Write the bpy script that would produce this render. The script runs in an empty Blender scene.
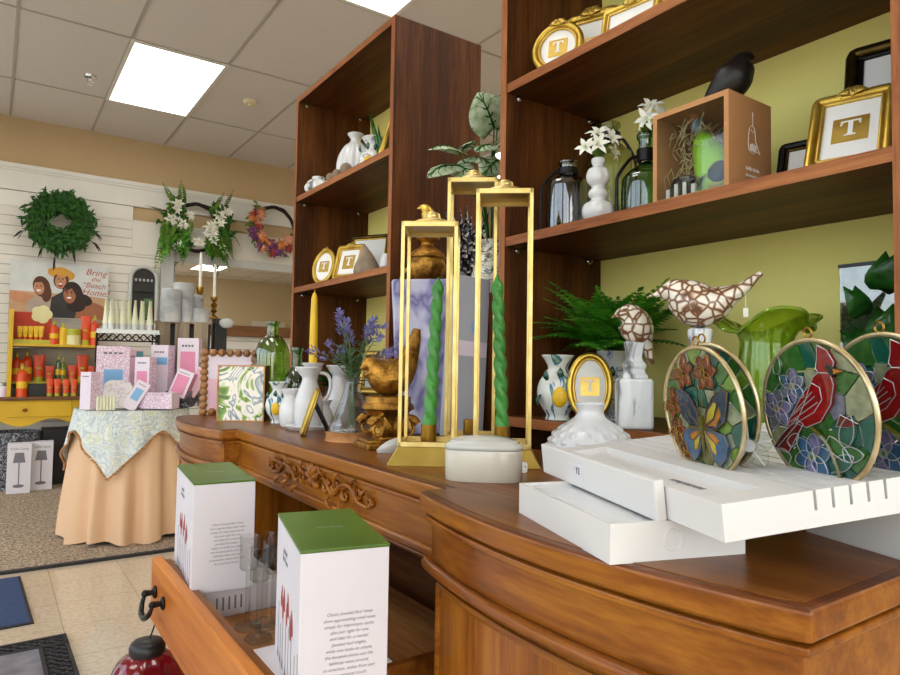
import bpy, bmesh, math, random
from mathutils import Vector, Matrix, noise
R = math.radians
S = bpy.context.scene
COL = S.collection
PI = math.pi
# ------------------------------------------------------------------ camera
EYE = 1.033                      # height of the lens above the shop floor
YAW, PITCH, ROLL, FPX = 0.6057, 0.0441, -0.0154, 659.66
def cam_axes():
    f = Vector((math.sin(YAW), math.cos(YAW), 0)); r = Vector((math.cos(YAW), -math.sin(YAW), 0)); u = Vector((0, 0, 1))
    f2 = f*math.cos(PITCH) + u*math.sin(PITCH); u2 = u*math.cos(PITCH) - f*math.sin(PITCH)
    return r*math.cos(ROLL) - u2*math.sin(ROLL), u2*math.cos(ROLL) + r*math.sin(ROLL), f2
CR, CU, CF = cam_axes()
CAMPOS = Vector((0, 0, EYE))
cd = bpy.data.cameras.new('camera'); cam = bpy.data.objects.new('camera', cd); COL.objects.link(cam)
cam.matrix_world = Matrix(((CR.x, CU.x, -CF.x, 0), (CR.y, CU.y, -CF.y, 0), (CR.z, CU.z, -CF.z, EYE), (0, 0, 0, 1)))
cd.sensor_width = 36; cd.lens = FPX/900*36; cd.clip_start = .02; cd.clip_end = 200
S.camera = cam
# measuring helpers: where the sight line through a photo point meets a plane of the room
def ray(px, py): return CF + CR*((px-450)/FPX) - CU*((py-337.5)/FPX)
def on_z(px, py, z): d = ray(px, py); return CAMPOS + d*((z-EYE)/d.z)
def on_x(px, py, x): d = ray(px, py); return CAMPOS + d*(x/d.x)
def on_y(px, py, y): d = ray(px, py); return CAMPOS + d*(y/d.y)
def on_plane(px, py, p, n): d = ray(px, py); return CAMPOS + d*((p-CAMPOS).dot(n)/d.dot(n))
def dep(p): return (Vector(p)-CAMPOS).dot(CF)
def mpp(p): return dep(p)/FPX
def face_cam(p): return -math.atan2(p[0], p[1])
# ------------------------------------------------------------------ materials
def lin(h):
    h = h.lstrip('#'); o = []
    for i in (0, 2, 4):
        c = int(h[i:i+2], 16)/255; o.append(c/12.92 if c <= .04045 else ((c+.055)/1.055)**2.4)
    return (*o, 1)
MATS = {}
def nodes(name):
    m = bpy.data.materials.new(name); m.use_nodes = True
    nt = m.node_tree; nt.nodes.clear(); out = nt.nodes.new('ShaderNodeOutputMaterial')
    MATS[name] = m
    return m, nt, out
def N(nt, t, **kw):
    n = nt.nodes.new('ShaderNode'+t)
    for k, v in kw.items():
        if k in n.inputs: n.inputs[k].default_value = v
        else: setattr(n, k, v)
    return n
def coords(nt, scale=(1, 1, 1), rot=(0, 0, 0), space='Object'):
    tc = N(nt, 'TexCoord'); mp = N(nt, 'Mapping'); mp.inputs['Scale'].default_value = scale; mp.inputs['Rotation'].default_value = rot
    nt.links.new(tc.outputs[space], mp.inputs['Vector']); return mp.outputs['Vector']
def ramp(nt, fac, stops, interp='LINEAR'):
    r = N(nt, 'ValToRGB'); r.color_ramp.interpolation = interp; e = r.color_ramp.elements
    while len(e) < len(stops): e.new(.5)
    for el, (p, c) in zip(e, stops): el.position = p; el.color = lin(c) if isinstance(c, str) else c
    nt.links.new(fac, r.inputs['Fac']); return r.outputs['Color']
def bumpn(nt, h, strength, dist=.002):
    b = N(nt, 'Bump', Strength=strength, Distance=dist); nt.links.new(h, b.inputs['Height']); return b.outputs['Normal']
def principled(nt, out, rough=.5, metal=0, spec=.5, coat=0, **kw):
    b = N(nt, 'BsdfPrincipled', Roughness=rough, Metallic=metal)
    b.inputs['Specular IOR Level'].default_value = spec; b.inputs['Coat Weight'].default_value = coat; b.inputs['Coat Roughness'].default_value = .08
    for k, v in kw.items(): b.inputs[k].default_value = v
    nt.links.new(b.outputs[0], out.inputs['Surface']); return b
def mat(name, c, rough=.5, metal=0, var=.08, scale=8, bump=0, bscale=None, spec=.5, coat=0, c2=None, stretch=(1, 1, 1), detail=4):
    """plain material with a little procedural variation of its colour"""
    m, nt, out = nodes(name); b = principled(nt, out, rough, metal, spec, coat)
    v = coords(nt, stretch); nz = N(nt, 'TexNoise', Scale=scale, Detail=detail); nt.links.new(v, nz.inputs['Vector'])
    a = lin(c); d = lin(c2) if c2 else tuple(x*(1-var*2.2) for x in a[:3])+(1,)
    col = ramp(nt, nz.outputs['Fac'], [(.3, d), (.68, a)]); nt.links.new(col, b.inputs['Base Color'])
    if bump:
        n2 = N(nt, 'TexNoise', Scale=bscale or scale*4, Detail=4); nt.links.new(v, n2.inputs['Vector'])
        nt.links.new(bumpn(nt, n2.outputs['Fac'], bump), b.inputs['Normal'])
    return m
def wood(name, dark, mid, light, axis='z', rough=.35, coat=.0, scale=1, fine=60, bump=.08, spec=.4):
    m, nt, out = nodes(name); b = principled(nt, out, rough, 0, spec, coat)
    st = {'x': (.06, 1, 1), 'y': (1, .06, 1), 'z': (1, 1, .06)}[axis]
    v = coords(nt, st)
    n1 = N(nt, 'TexNoise', Scale=14*scale, Detail=6, Roughness=.6, Distortion=.6); nt.links.new(v, n1.inputs['Vector'])
    n2 = N(nt, 'TexNoise', Scale=fine*scale*2, Detail=3, Roughness=.7); nt.links.new(v, n2.inputs['Vector'])
    mx = N(nt, 'Math', operation='ADD'); mu = N(nt, 'Math', operation='MULTIPLY'); mu.inputs[1].default_value = .6
    nt.links.new(n2.outputs['Fac'], mu.inputs[0]); nt.links.new(n1.outputs['Fac'], mx.inputs[0]); nt.links.new(mu.outputs[0], mx.inputs[1])
    col = ramp(nt, mx.outputs[0], [(.5, dark), (.72, mid), (.95, light)]); nt.links.new(col, b.inputs['Base Color'])
    nt.links.new(bumpn(nt, n2.outputs['Fac'], bump, .001), b.inputs['Normal'])
    return m
def glass(name, c, ior_fac=.12, rough=.02, tint=1.0, body=0.0, bodycol=None, edge=.35, top=.75):
    """thin blown glass: tinted see-through with a glossy skin, optionally a little body colour"""
    m, nt, out = nodes(name); a = lin(c)
    tr = N(nt, 'BsdfTransparent'); tr.inputs['Color'].default_value = a
    nz = N(nt, 'TexNoise', Scale=12, Detail=2); nt.links.new(coords(nt), nz.inputs['Vector'])
    tint_ = ramp(nt, nz.outputs['Fac'], [(.3, tuple(x*.92 for x in a[:3])+(1,)), (.7, a)])
    gl = N(nt, 'BsdfGlossy', Roughness=rough); lw = N(nt, 'LayerWeight', Blend=ior_fac+.2)
    edge_ = N(nt, 'Math', operation='POWER'); edge_.inputs[1].default_value = 2.6; lw2 = N(nt, 'LayerWeight', Blend=.5); nt.links.new(lw2.outputs['Facing'], edge_.inputs[0]); mt_ = N(nt, 'Mix'); mt_.data_type = 'RGBA'; nt.links.new(edge_.outputs[0], mt_.inputs[0]); nt.links.new(tint_, mt_.inputs[6]); mt_.inputs[7].default_value = tuple((x**1.5)*edge for x in a[:3])+(1,); nt.links.new(mt_.outputs[2], tr.inputs['Color'])
    mr = N(nt, 'MapRange'); mr.inputs['To Min'].default_value = ior_fac*1.3; mr.inputs['To Max'].default_value = top
    nt.links.new(lw.outputs['Facing'], mr.inputs['Value'])
    base = tr.outputs[0]
    if body:
        df = N(nt, 'BsdfTranslucent'); df.inputs['Color'].default_value = lin(bodycol or c)
        d2 = N(nt, 'BsdfDiffuse'); d2.inputs['Color'].default_value = lin(bodycol or c)
        m0 = N(nt, 'MixShader'); m0.inputs[0].default_value = .5; nt.links.new(df.outputs[0], m0.inputs[1]); nt.links.new(d2.outputs[0], m0.inputs[2])
        m1 = N(nt, 'MixShader'); m1.inputs[0].default_value = body; nt.links.new(base, m1.inputs[1]); nt.links.new(m0.outputs[0], m1.inputs[2]); base = m1.outputs[0]
    pw = N(nt, 'Math', operation='POWER'); pw.inputs[1].default_value = 1.6; nt.links.new(mr.outputs[0], pw.inputs[0])
    mx = N(nt, 'MixShader'); nt.links.new(pw.outputs[0], mx.inputs[0]); nt.links.new(base, mx.inputs[1]); nt.links.new(gl.outputs[0], mx.inputs[2])
    nt.links.new(mx.outputs[0], out.inputs['Surface']); return m
def leafmat(name, c, c2, rough=.45, scale=30):
    m, nt, out = nodes(name); b = principled(nt, out, rough, 0, .4)
    nz = N(nt, 'TexNoise', Scale=scale, Detail=3); nt.links.new(coords(nt), nz.inputs['Vector'])
    col = ramp(nt, nz.outputs['Fac'], [(.35, c2), (.65, c)]); nt.links.new(col, b.inputs['Base Color'])
    tl = N(nt, 'BsdfTranslucent'); nt.links.new(col, tl.inputs['Color']); mx = N(nt, 'MixShader'); mx.inputs[0].default_value = .25
    nt.links.new(b.outputs[0], mx.inputs[1]); nt.links.new(tl.outputs[0], mx.inputs[2]); nt.links.new(mx.outputs[0], out.inputs['Surface']); return m
def blotch(name, base, spots, rough=.25, scale=20, kind='noise', stretch=(1, 1, 1), metal=0, coat=.3, distort=1.0, interp='LINEAR'):
    """base colour with bands of other colours: painted or printed surfaces; spots = [(pos, colour), ...]"""
    m, nt, out = nodes(name); b = principled(nt, out, rough, metal, .5, coat)
    v = coords(nt, stretch)
    if kind == 'noise': t = N(nt, 'TexNoise', Scale=scale, Detail=2, Distortion=distort); o = t.outputs['Fac']
    elif kind == 'edge': t = N(nt, 'TexVoronoi', Scale=scale); t.feature = 'DISTANCE_TO_EDGE'; o = t.outputs['Distance']
    elif kind == 'cell': t = N(nt, 'TexVoronoi', Scale=scale); sp = N(nt, 'SeparateColor'); nt.links.new(t.outputs['Color'], sp.inputs[0]); o = sp.outputs[0]
    else: t = N(nt, 'TexWave', Scale=scale, Distortion=distort); o = t.outputs['Fac']
    nt.links.new(v, t.inputs['Vector'])
    nt.links.new(ramp(nt, o, [(0, base)]+spots, interp), b.inputs['Base Color']); return m
# ------------------------------------------------------------------ mesh builder
def frame_of(d, up=Vector((0, 0, 1))):
    d = d.normalized()
    if abs(d.dot(up)) > .95: up = Vector((1, 0, 0))
    a = d.cross(up).normalized(); return a, a.cross(d).normalized()
class MB:
    def __init__(s): s.v = []; s.f = []; s.m = []; s.xf = Matrix()
    def add(s, vs, fs, m=0):
        o = len(s.v); s.v += [s.xf @ Vector(p) for p in vs]; s.f += [[i+o for i in f] for f in fs]
        s.m += [m]*len(fs) if isinstance(m, int) else m
    def box(s, x0, x1, y0, y1, z0, z1, m=0):
        vs = [(x, y, z) for z in (z0, z1) for y in (y0, y1) for x in (x0, x1)]
        s.add(vs, [(0, 2, 3, 1), (4, 5, 7, 6), (0, 1, 5, 4), (2, 6, 7, 3), (0, 4, 6, 2), (1, 3, 7, 5)], m); return s
    def cbox(s, c, sz, m=0):
        return s.box(c[0]-sz[0]/2, c[0]+sz[0]/2, c[1]-sz[1]/2, c[1]+sz[1]/2, c[2]-sz[2]/2, c[2]+sz[2]/2, m)
    def lathe(s, prof, seg=32, m=0, c=(0, 0, 0), fr=None, ang=(0, 2*PI), closed=False):
        """prof: [(r, z)]; fr(theta, r, z) -> r ; closed: profile is a loop"""
        full = abs(ang[1]-ang[0]-2*PI) < 1e-6; n = seg if full else seg+1
        vs = []; fs = []
        for i in range(n):
            t = ang[0]+(ang[1]-ang[0])*i/seg; ct, st = math.cos(t), math.sin(t)
            for r, z in prof:
                q = fr(t, r, z) if fr else r
                if isinstance(q, tuple): q, z = q
                vs.append((c[0]+q*ct, c[1]+q*st, c[2]+z))
        k = len(prof)
        for i in range(seg):
            a = i*k; b = ((i+1) % n)*k
            for j in range(k if closed else k-1):
                j2 = (j+1) % k
                fs.append((a+j, b+j, b+j2, a+j2))
        s.add(vs, fs, m); return s
    def tube(s, pts, r, seg=8, m=0, closed=False, cap=True, sq=False):
        pts = [Vector(p) for p in pts]; n = len(pts); rr = r if isinstance(r, (list, tuple)) else [r]*n
        vs = []; fs = []; prev = None
        for i, p in enumerate(pts):
            if closed: d = pts[(i+1) % n]-pts[i-1]
            else: d = pts[min(i+1, n-1)]-pts[max(i-1, 0)]
            d.normalize()
            if prev is None: a, b = frame_of(d)
            else:
                a = (prev-d*prev.dot(d)); a = a.normalized() if a.length > 1e-6 else frame_of(d)[0]; b = a.cross(d)
            prev = a
            for k in range(seg):
                t = 2*PI*k/seg + (PI/4 if sq else 0); vs.append(p+(a*math.cos(t)+b*math.sin(t))*rr[i]*(1.414 if sq else 1))
        for i in range(n if closed else n-1):
            A = i*seg; B = ((i+1) % n)*seg
            for k in range(seg): fs.append((A+k, A+(k+1) % seg, B+(k+1) % seg, B+k))
        if cap and not closed: fs += [tuple(range(seg))[::-1], tuple(range((n-1)*seg, n*seg))]
        s.add(vs, fs, m); return s
    def ell(s, c, r, rot=None, m=0, u=20, v=12, fn=None):
        if not isinstance(r, (list, tuple)): r = (r, r, r)
        vs = []; fs = []
        for j in range(v+1):
            ph = PI*j/v
            for i in range(u):
                t = 2*PI*i/u; p = Vector((math.sin(ph)*math.cos(t), math.sin(ph)*math.sin(t), math.cos(ph)))
                if fn: p = p*fn(p)
                p = Vector((p.x*r[0], p.y*r[1], p.z*r[2]))
                if rot: p = rot @ p
                vs.append(p+Vector(c))
        for j in range(v):
            for i in range(u): fs.append((j*u+i, (j+1)*u+i, (j+1)*u+(i+1) % u, j*u+(i+1) % u))
        s.add(vs, fs, m); return s
    def prism(s, poly, z0, z1, m=0):
        n = len(poly); vs = [(x, y, z0) for x, y in poly]+[(x, y, z1) for x, y in poly]
        fs = [tuple(range(n))[::-1], tuple(range(n, 2*n))]+[(i, (i+1) % n, n+(i+1) % n, n+i) for i in range(n)]
        s.add(vs, fs, m); return s
    def grid(s, fn, nu, nv, m=0, wrap=False):
        vs = [fn(i/nu, j/nv) for j in range(nv+1) for i in range(nu if wrap else nu+1)]; w = nu if wrap else nu+1
        s.add(vs, [(j*w+i, j*w+(i+1) % w, (j+1)*w+(i+1) % w, (j+1)*w+i) for j in range(nv) for i in range(nu)], m); return s
    def leaf(s, base, tip, width, nrm=Vector((0, 0, 1)), bend=.15, m=0, n=4, tipp=.9):
        """a pointed leaf blade, arched along its length and folded along its midrib"""
        base = Vector(base); tip = Vector(tip); d = tip-base; L = d.length
        if L < 1e-6: return s
        side = d.cross(nrm)
        if side.length < 1e-6: side = d.cross(Vector((.3, .7, .2)))
        side.normalize(); up = side.cross(d).normalized(); vs = []; fs = []
        for i in range(n+1):
            t = i/n; w = width/2*math.sin(PI*min(1, (.08+.92*t))**tipp)
            c = base+d*t+up*(bend*L*math.sin(PI*t)); w = max(w, width*.02)
            vs += [c-side*w+up*w*.25, c, c+side*w+up*w*.25]
        for i in range(n):
            a = 3*i; fs += [(a, a+1, a+4, a+3), (a+1, a+2, a+5, a+4)]
        s.add(vs, fs, m); return s
    def build(s, name, mats, parent=None, loc=None, rot=None, smooth=40, bevel=0, seg=2, solid=0, sub=0):
        me = bpy.data.meshes.new(name); me.from_pydata([tuple(v) for v in s.v], [], s.f)
        mats = mats if isinstance(mats, (list, tuple)) else [mats]
        for m in mats: me.materials.append(MATS[m] if isinstance(m, str) else m)
        me.polygons.foreach_set('material_index', s.m)
        bm = bmesh.new(); bm.from_mesh(me); bmesh.ops.remove_doubles(bm, verts=bm.verts, dist=1e-6)
        bmesh.ops.recalc_face_normals(bm, faces=bm.faces); bm.to_mesh(me); bm.free()
        if smooth:
            me.polygons.foreach_set('use_smooth', [True]*len(me.polygons)); me.set_sharp_from_angle(angle=R(smooth))
        o = bpy.data.objects.new(name, me); COL.objects.link(o)
        if parent: o.parent = parent
        if loc is not None: o.location = loc
        if rot is not None: o.rotation_euler = rot if isinstance(rot, (tuple, list)) else (0, 0, rot)
        if solid: md = o.modifiers.new('thickness', 'SOLIDIFY'); md.thickness = solid; md.offset = 0
        if bevel:
            md = o.modifiers.new('bevel', 'BEVEL'); md.width = bevel; md.segments = seg; md.limit_method = 'ANGLE'; md.angle_limit = R(35)
        if sub: md = o.modifiers.new('subsurf', 'SUBSURF'); md.levels = sub; md.render_levels = sub
        me.update(); return o
def thing(name, label, cat, loc=(0, 0, 0), rz=0, group=None):
    o = bpy.data.objects.new(name, None); o.empty_display_size = .05; COL.objects.link(o)
    o.location = loc; o.rotation_euler = (0, 0, rz); o['label'] = label; o['category'] = cat
    if group: o['group'] = group
    return o
def tag(o, label, cat, group=None, kind=None):
    o['label'] = label; o['category'] = cat
    if group: o['group'] = group
    if kind: o['kind'] = kind
    return o
def struct(o): o['kind'] = 'structure'; return o
def dup(root, loc, rz=None, label=None, group=None):
    r = root.copy(); COL.objects.link(r); r.location = loc
    if rz is not None: r.rotation_euler = (0, 0, rz)
    if label: r['label'] = label
    if group: r['group'] = group
    for ch in list(root.children):
        c = ch.copy(); COL.objects.link(c); c.parent = r
        for g in list(ch.children): d = g.copy(); COL.objects.link(d); d.parent = c
    return r
def text_mesh(txt, size, name, material, parent, xf, ext=.0003, shear=0, align='CENTER', space=1.0, lsp=1.0):
    """lettering as a mesh part: local x = reading direction, local y = up, placed by the matrix xf"""
    cu = bpy.data.curves.new('lettering', 'FONT'); cu.body = txt; cu.size = size; cu.extrude = ext; cu.shear = shear
    cu.align_x = align; cu.align_y = 'CENTER'; cu.space_character = space; cu.space_line = lsp; cu.resolution_u = 3
    t = bpy.data.objects.new('lettering', cu); COL.objects.link(t); bpy.context.view_layer.update()
    me = bpy.data.meshes.new_from_object(t.evaluated_get(bpy.context.evaluated_depsgraph_get()))
    bpy.data.objects.remove(t); bpy.data.curves.remove(cu)
    me.transform(xf); me.materials.clear(); me.materials.append(MATS[material]); me.name = name
    o = bpy.data.objects.new(name, me); COL.objects.link(o); o.parent = parent; return o
def XZ(x=0, y=0, z=0):
    """matrix that stands local xy artwork up in the xz plane facing -y"""
    return Matrix.Translation((x, y, z)) @ Matrix.Rotation(PI/2, 4, 'X')
def rotm(a, ax): return Matrix.Rotation(a, 4, ax)
def circ(n, rx, ry=None, cx=0, cy=0, a0=0): ry = rx if ry is None else ry; return [(cx+rx*math.cos(a0+2*PI*i/n), cy+ry*math.sin(a0+2*PI*i/n)) for i in range(n)]
def smoothpath(pts, n=8, closed=False):
    P = [Vector(p) for p in pts]; out = []; k = len(P)
    for i in range(k if closed else k-1):
        p0, p1, p2, p3 = (P[(i-1) % k], P[i], P[(i+1) % k], P[(i+2) % k]) if closed else (P[max(i-1, 0)], P[i], P[i+1], P[min(i+2, k-1)])
        for j in range(n):
            t = j/n; out.append(.5*((2*p1)+(p2-p0)*t+(2*p0-5*p1+4*p2-p3)*t*t+(3*p1-p0-3*p2+p3)*t**3))
    if not closed: out.append(P[-1])
    return out
def prof(pts, n=5): return [(max(p[0], 0), p[1]) for p in [(q.x, q.y) for q in smoothpath([(a, b, 0) for a, b in pts], n)]]
# ------------------------------------------------------------------ palette
wood('walnut_z', '#281306', '#4a270f', '#6a3d1a', 'z', .5, spec=.22); wood('walnut_y', '#281306', '#4a270f', '#6a3d1a', 'y', .5, spec=.22)
wood('edge_z', '#552b13', '#8a5029', '#aa6c3c', 'z', .5, spec=.25, fine=110); wood('edge_y', '#552b13', '#8a5029', '#aa6c3c', 'y', .5, spec=.25, fine=110)
wood('cherry_y', '#532a08', '#80460f', '#a0641c', 'y', .28, .04, 1.3, 40, .03, .32); wood('cherry_z', '#5c2f0a', '#854a11', '#a2651d', 'z', .3, .04, 1.5, 40, .03, .32)
wood('cherry_top', '#432209', '#693a12', '#84501e', 'y', .34, .0, 1.2, 40, .03, .22); wood('cherry_band', '#34180a', '#532a10', '#6e3c18', 'y', .34, .0, 1.2, 40, .03, .22)
wood('drawer_wood', '#6a3008', '#a85a18', '#c87a2c', 'y', .36, .03, .6, spec=.3)
wood('drawer_floor', '#6a3f1e', '#9a6534', '#b98450', 'y', .5)
wood('plinth_wood', '#7d4b26', '#b07a45', '#c89460', 'x', .5)
wood('bead_wood', '#5a3418', '#8a5c34', '#a67848', 'z', .45)
wood('crate_wood', '#4e4238', '#84735f', '#a2917a', 'z', .7); wood('ledge_wood', '#3c2413', '#6a4526', '#85592f', 'x', .5)
wood('grey_plank', '#7d7a73', '#a5a199', '#c0bcb2', 'x', .7)
mat('lime_wall', '#f4e888', .75, var=.03, scale=3); mat('tan_wall', '#c6ab82', .8, var=.03, scale=2); mat('cream_wall', '#d8c8a8', .8, var=.03, scale=2)
mat('white_board', '#e4e0d6', .55, var=.03, scale=3); mat('white_trim', '#e8e6de', .45, var=.02); mat('groove', '#8d8a80', .8)
mat('grey_trim', '#c6c8c6', .5, var=.03); mat('ceiling_tile', '#e0dad4', .9, var=.03, scale=90, bump=.25, bscale=160); mat('grid_white', '#b5aea4', .5, var=.02)
mat('black_metal', '#17161a', .4, var=.1); mat('black_iron', '#1c1a1a', .35, .6, var=.1); mat('chrome', '#d8d8d8', .12, 1, var=.03); mat('beige_plastic', '#e6dcb4', .5)
mat('brass', '#b08a3a', .28, 1, var=.12, scale=14, c2='#7e5c20'); mat('gold_leaf', '#e0bf58', .33, .8, var=.2, scale=18, c2='#b08a2c', bump=.15, bscale=60)
mat('gold_bright', '#e3c465', .34, .7, var=.15, scale=16, c2='#b8913a', bump=.1, bscale=50); mat('antique_gold', '#c9943f', .34, .85, var=.3, scale=40, c2='#5a3811', bump=1.0, bscale=190)
mat('dark_gold', '#6b5423', .35, .9, var=.2, scale=20, c2='#2b200c'); mat('lantern_gold', '#e6d08c', .36, .75, var=.12, scale=20, c2='#c4a65a'); mat('lantern_base', '#c8ae58', .36, .8, var=.12, scale=12, c2='#a58a3c')
mat('white_paper', '#efeeea', .7, var=.015); mat('paper_grey', '#d9d6dc', .7, var=.02); mat('carton_white', '#dad6dc', .55, var=.02); mat('ink', '#3a3838', .7); mat('ink_grey', '#77747a', .7); mat('green_lid', '#587d1c', .35, var=.12, scale=5, c2='#3f5f12')
mat('ceramic_white', '#d9dadb', .18, var=.03, coat=.4); mat('ceramic_grey', '#c6c4bc', .2, var=.08, coat=.5); mat('ceramic_cream', '#c9c2b2', .22, var=.06, coat=.4); mat('rack_white', '#dcdad7', .42, var=.02)
mat('candle_yellow', '#e8bd1c', .4, var=.05); mat('candle_green', '#43903a', .38, var=.08, c2='#35782f'); mat('candle_white', '#eeeae0', .45, var=.02)
mat('stone', '#8d8070', .8, var=.15, scale=20, bump=.4); mat('egg_stone', '#8b7763', .7, var=.12); mat('taupe', '#9b8770', .75, var=.18, scale=30, bump=.4)
mat('black_bird', '#1a1310', .45, var=.2, scale=25, bump=.4, bscale=60); mat('kraft', '#c08a58', .75, var=.05, scale=20); mat('kraft_in', '#9a6f4c', .8, var=.1)
mat('straw', '#e0cc9a', .8, var=.2); mat('bird_green', '#b6f022', .45, var=.1, c2='#8fd414'); mat('bird_blue', '#5f8aa8', .5); mat('bird_dark', '#22301c', .5)
leafmat('fern', '#64b22e', '#2a6e16'); leafmat('fern_dark', '#256a1a', '#0f3a0e'); leafmat('wreath_leaf', '#3a7420', '#153d0e'); leafmat('olive_leaf', '#7e9a3c', '#46701f'); leafmat('caladium', '#d3dcc4', '#9ab584', scale=60); leafmat('deep_leaf', '#35702a', '#164a14', .14); leafmat('lav_leaf', '#6f8a62', '#4b6b3f')
mat('lavender', '#8480b8', .7, var=.15); mat('petal_white', '#efefe2', .5, var=.04); mat('petal_cream', '#dfe0b4', .55, var=.06); mat('petal_orange', '#e08648', .6, var=.15); mat('petal_peach', '#e6a182', .6, var=.1); mat('petal_purple', '#7a3f78', .6, var=.15); mat('petal_red', '#a33a34', .6); mat('twig', '#2e1c14', .8, var=.2)
mat('yellow_paint', '#d8ae1e', .45, var=.06); mat('orange_plastic', '#e0480a', .4, var=.08, coat=.1); mat('red_card', '#c0340e', .5, var=.06); mat('yellow_green', '#b9b52c', .4, var=.08); mat('cream_jar', '#e3dba0', .35, var=.04); mat('pale_tube', '#e6e8c8', .35, var=.04); mat('clear_cap', '#d7dbd8', .25, var=.03)
mat('pink_card', '#efc3d2', .5, var=.06); mat('pink_deep', '#e58fb0', .5, var=.05); mat('blue_card', '#7fb4e0', .5, var=.05); mat('teal_card', '#4c8b90', .5, var=.05); mat('lilac_card', '#e9dce8', .5, var=.03)
mat('peach_cloth', '#e6bf98', .85, var=.03, scale=4); mat('marble_jar', '#c6c7c5', .45, var=.12, scale=9, c2='#8e9296'); mat('red_glass', '#8a1420', .12, var=.2, coat=.6, c2='#4a0810'); mat('skin_a', '#c98d66', .6); mat('skin_b', '#a86a48', .6); mat('hair_dark', '#2a1712', .6); mat('hair_brown', '#5b3019', .6); mat('hat_straw', '#d9a03c', .7); mat('sky_print', '#d5d9d8', .6); mat('sand_print', '#c9a27c', .6); mat('cloth_print', '#b9a696', .6); mat('orange_ink', '#b5562a', .6); mat('silver', '#b9bcc0', .3, .8, var=.1)
mat('navy_mat', '#30446a', .95, var=.12, scale=60, bump=.5, bscale=200); mat('rubber', '#2b2828', .8, var=.1, scale=30); mat('mat_grey', '#8f8b92', .9, var=.2, scale=9, c2='#5e5a5e')
mat('asphalt', '#a8a59c', .9, var=.1); mat('window_frame', '#8a8d90', .4, .6)
blotch('crackle', '#5c3a26', [(.06, '#80593a'), (.11, '#c9ae92'), (.17, '#e9e2d4')], .3, 64, 'edge', coat=.5)
blotch('distress', '#5b5a5c', [(.36, '#77787a'), (.43, '#d9dcde'), (.6, '#e6e8e8')], .5, 26, 'noise', (1, 1, .28), coat=.1)
blotch('lace', '#e3e6e0', [(.42, '#d9ded9'), (.5, '#aebcc0'), (.54, '#e6e6dc'), (.62, '#c6cdb4'), (.68, '#e9eae4')], .8, 9, 'noise', coat=0, distort=2.5)
blotch('pink_pattern', '#c9a2c0', [(.05, '#dcbcd2'), (.12, '#ead8e5'), (.3, '#f0e4ec')], .5, 60, 'edge', coat=.1)
blotch('floral_print', '#e9e6e2', [(.5, '#e6e2de'), (.55, '#c3a7b8'), (.58, '#ece8e4'), (.66, '#a8b59a'), (.69, '#e9e6e2')], .5, 34, 'noise', coat=.1)
blotch('purple_canvas', '#cfcde0', [(.4, '#c5c4dc'), (.5, '#9c9ac4'), (.56, '#6f6d9f'), (.62, '#a5a2c6'), (.72, '#d6d3e2')], .6, 19, 'noise', (1, 1, .55), coat=0, distort=.3)
blotch('black_pattern', '#121218', [(.5, '#1c1c24'), (.56, '#a8a8b0'), (.6, '#1a1a22'), (.7, '#4b4b56')], .5, 40, 'noise', coat=.1)
blotch('glitter', '#0d0d10', [(.5, '#17171b'), (.72, '#4a4850'), (.86, '#b9b4b4')], .25, 150, 'cell', metal=.5)
blotch('leafy_ceramic', '#e6e8e2', [(.4, '#dfe6e0'), (.52, '#e8e8e2'), (.56, '#3f6fa0'), (.61, '#4f8a6a'), (.66, '#e4e6dc')], .15, 22, 'noise', (1, 1, .5), distort=1.4)
blotch('black_leaf_ceramic', '#e3e0cf', [(.52, '#e3e0cf'), (.56, '#1d1d20'), (.61, '#e0ddc8'), (.7, '#d8c87a')], .2, 24, 'noise', (1, 1, 2.2), distort=1)
blotch('blue_white', '#e8e8e6', [(.56, '#e8e8e6'), (.62, '#5c74b0'), (.67, '#e6e6e4')], .2, 55, 'noise')
blotch('marbled_art', '#ece8dc', [(.36, '#ece8dc'), (.4, '#5f7f90'), (.44, '#f0ece2'), (.5, '#efeadc'), (.53, '#8fae4c'), (.57, '#5c8a2c'), (.61, '#2c4b24'), (.64, '#efece2'), (.74, '#9fbcc2')], .3, 9, 'noise', coat=.4, distort=2.2)
blotch('carpet', '#8a7660', [(.38, '#665645'), (.5, '#96836c'), (.62, '#bfac94')], .95, 80, 'noise', coat=0)
blotch('chevron_tape', '#dcd6d8', [(.5, '#d8d0d4')], .4, 60, 'wave')
def floor_tile():
    m, nt, out = nodes('floor_tile'); b = principled(nt, out, .14, 0, .5)
    v = coords(nt); br = N(nt, 'TexBrick'); br.offset = 0; br.inputs['Scale'].default_value = 1; br.inputs['Brick Width'].default_value = .305; br.inputs['Row Height'].default_value = .305; br.inputs['Mortar Size'].default_value = .0016; br.inputs['Bias'].default_value = 0
    mp = N(nt, 'Mapping'); mp.inputs['Location'].default_value = (.0405, .07, 0); nt.links.new(v, mp.inputs['Vector']); nt.links.new(mp.outputs[0], br.inputs['Vector'])
    nz = N(nt, 'TexNoise', Scale=55, Detail=6, Roughness=.7); nt.links.new(v, nz.inputs['Vector'])
    c1 = ramp(nt, nz.outputs['Fac'], [(.3, '#b5a28a'), (.5, '#c6b59d'), (.7, '#d2c4ae')])
    nt.links.new(c1, br.inputs['Color1']); nt.links.new(c1, br.inputs['Color2']); br.inputs['Mortar'].default_value = lin('#a08c6e')
    nt.links.new(br.outputs['Color'], b.inputs['Base Color'])
floor_tile()
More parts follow.
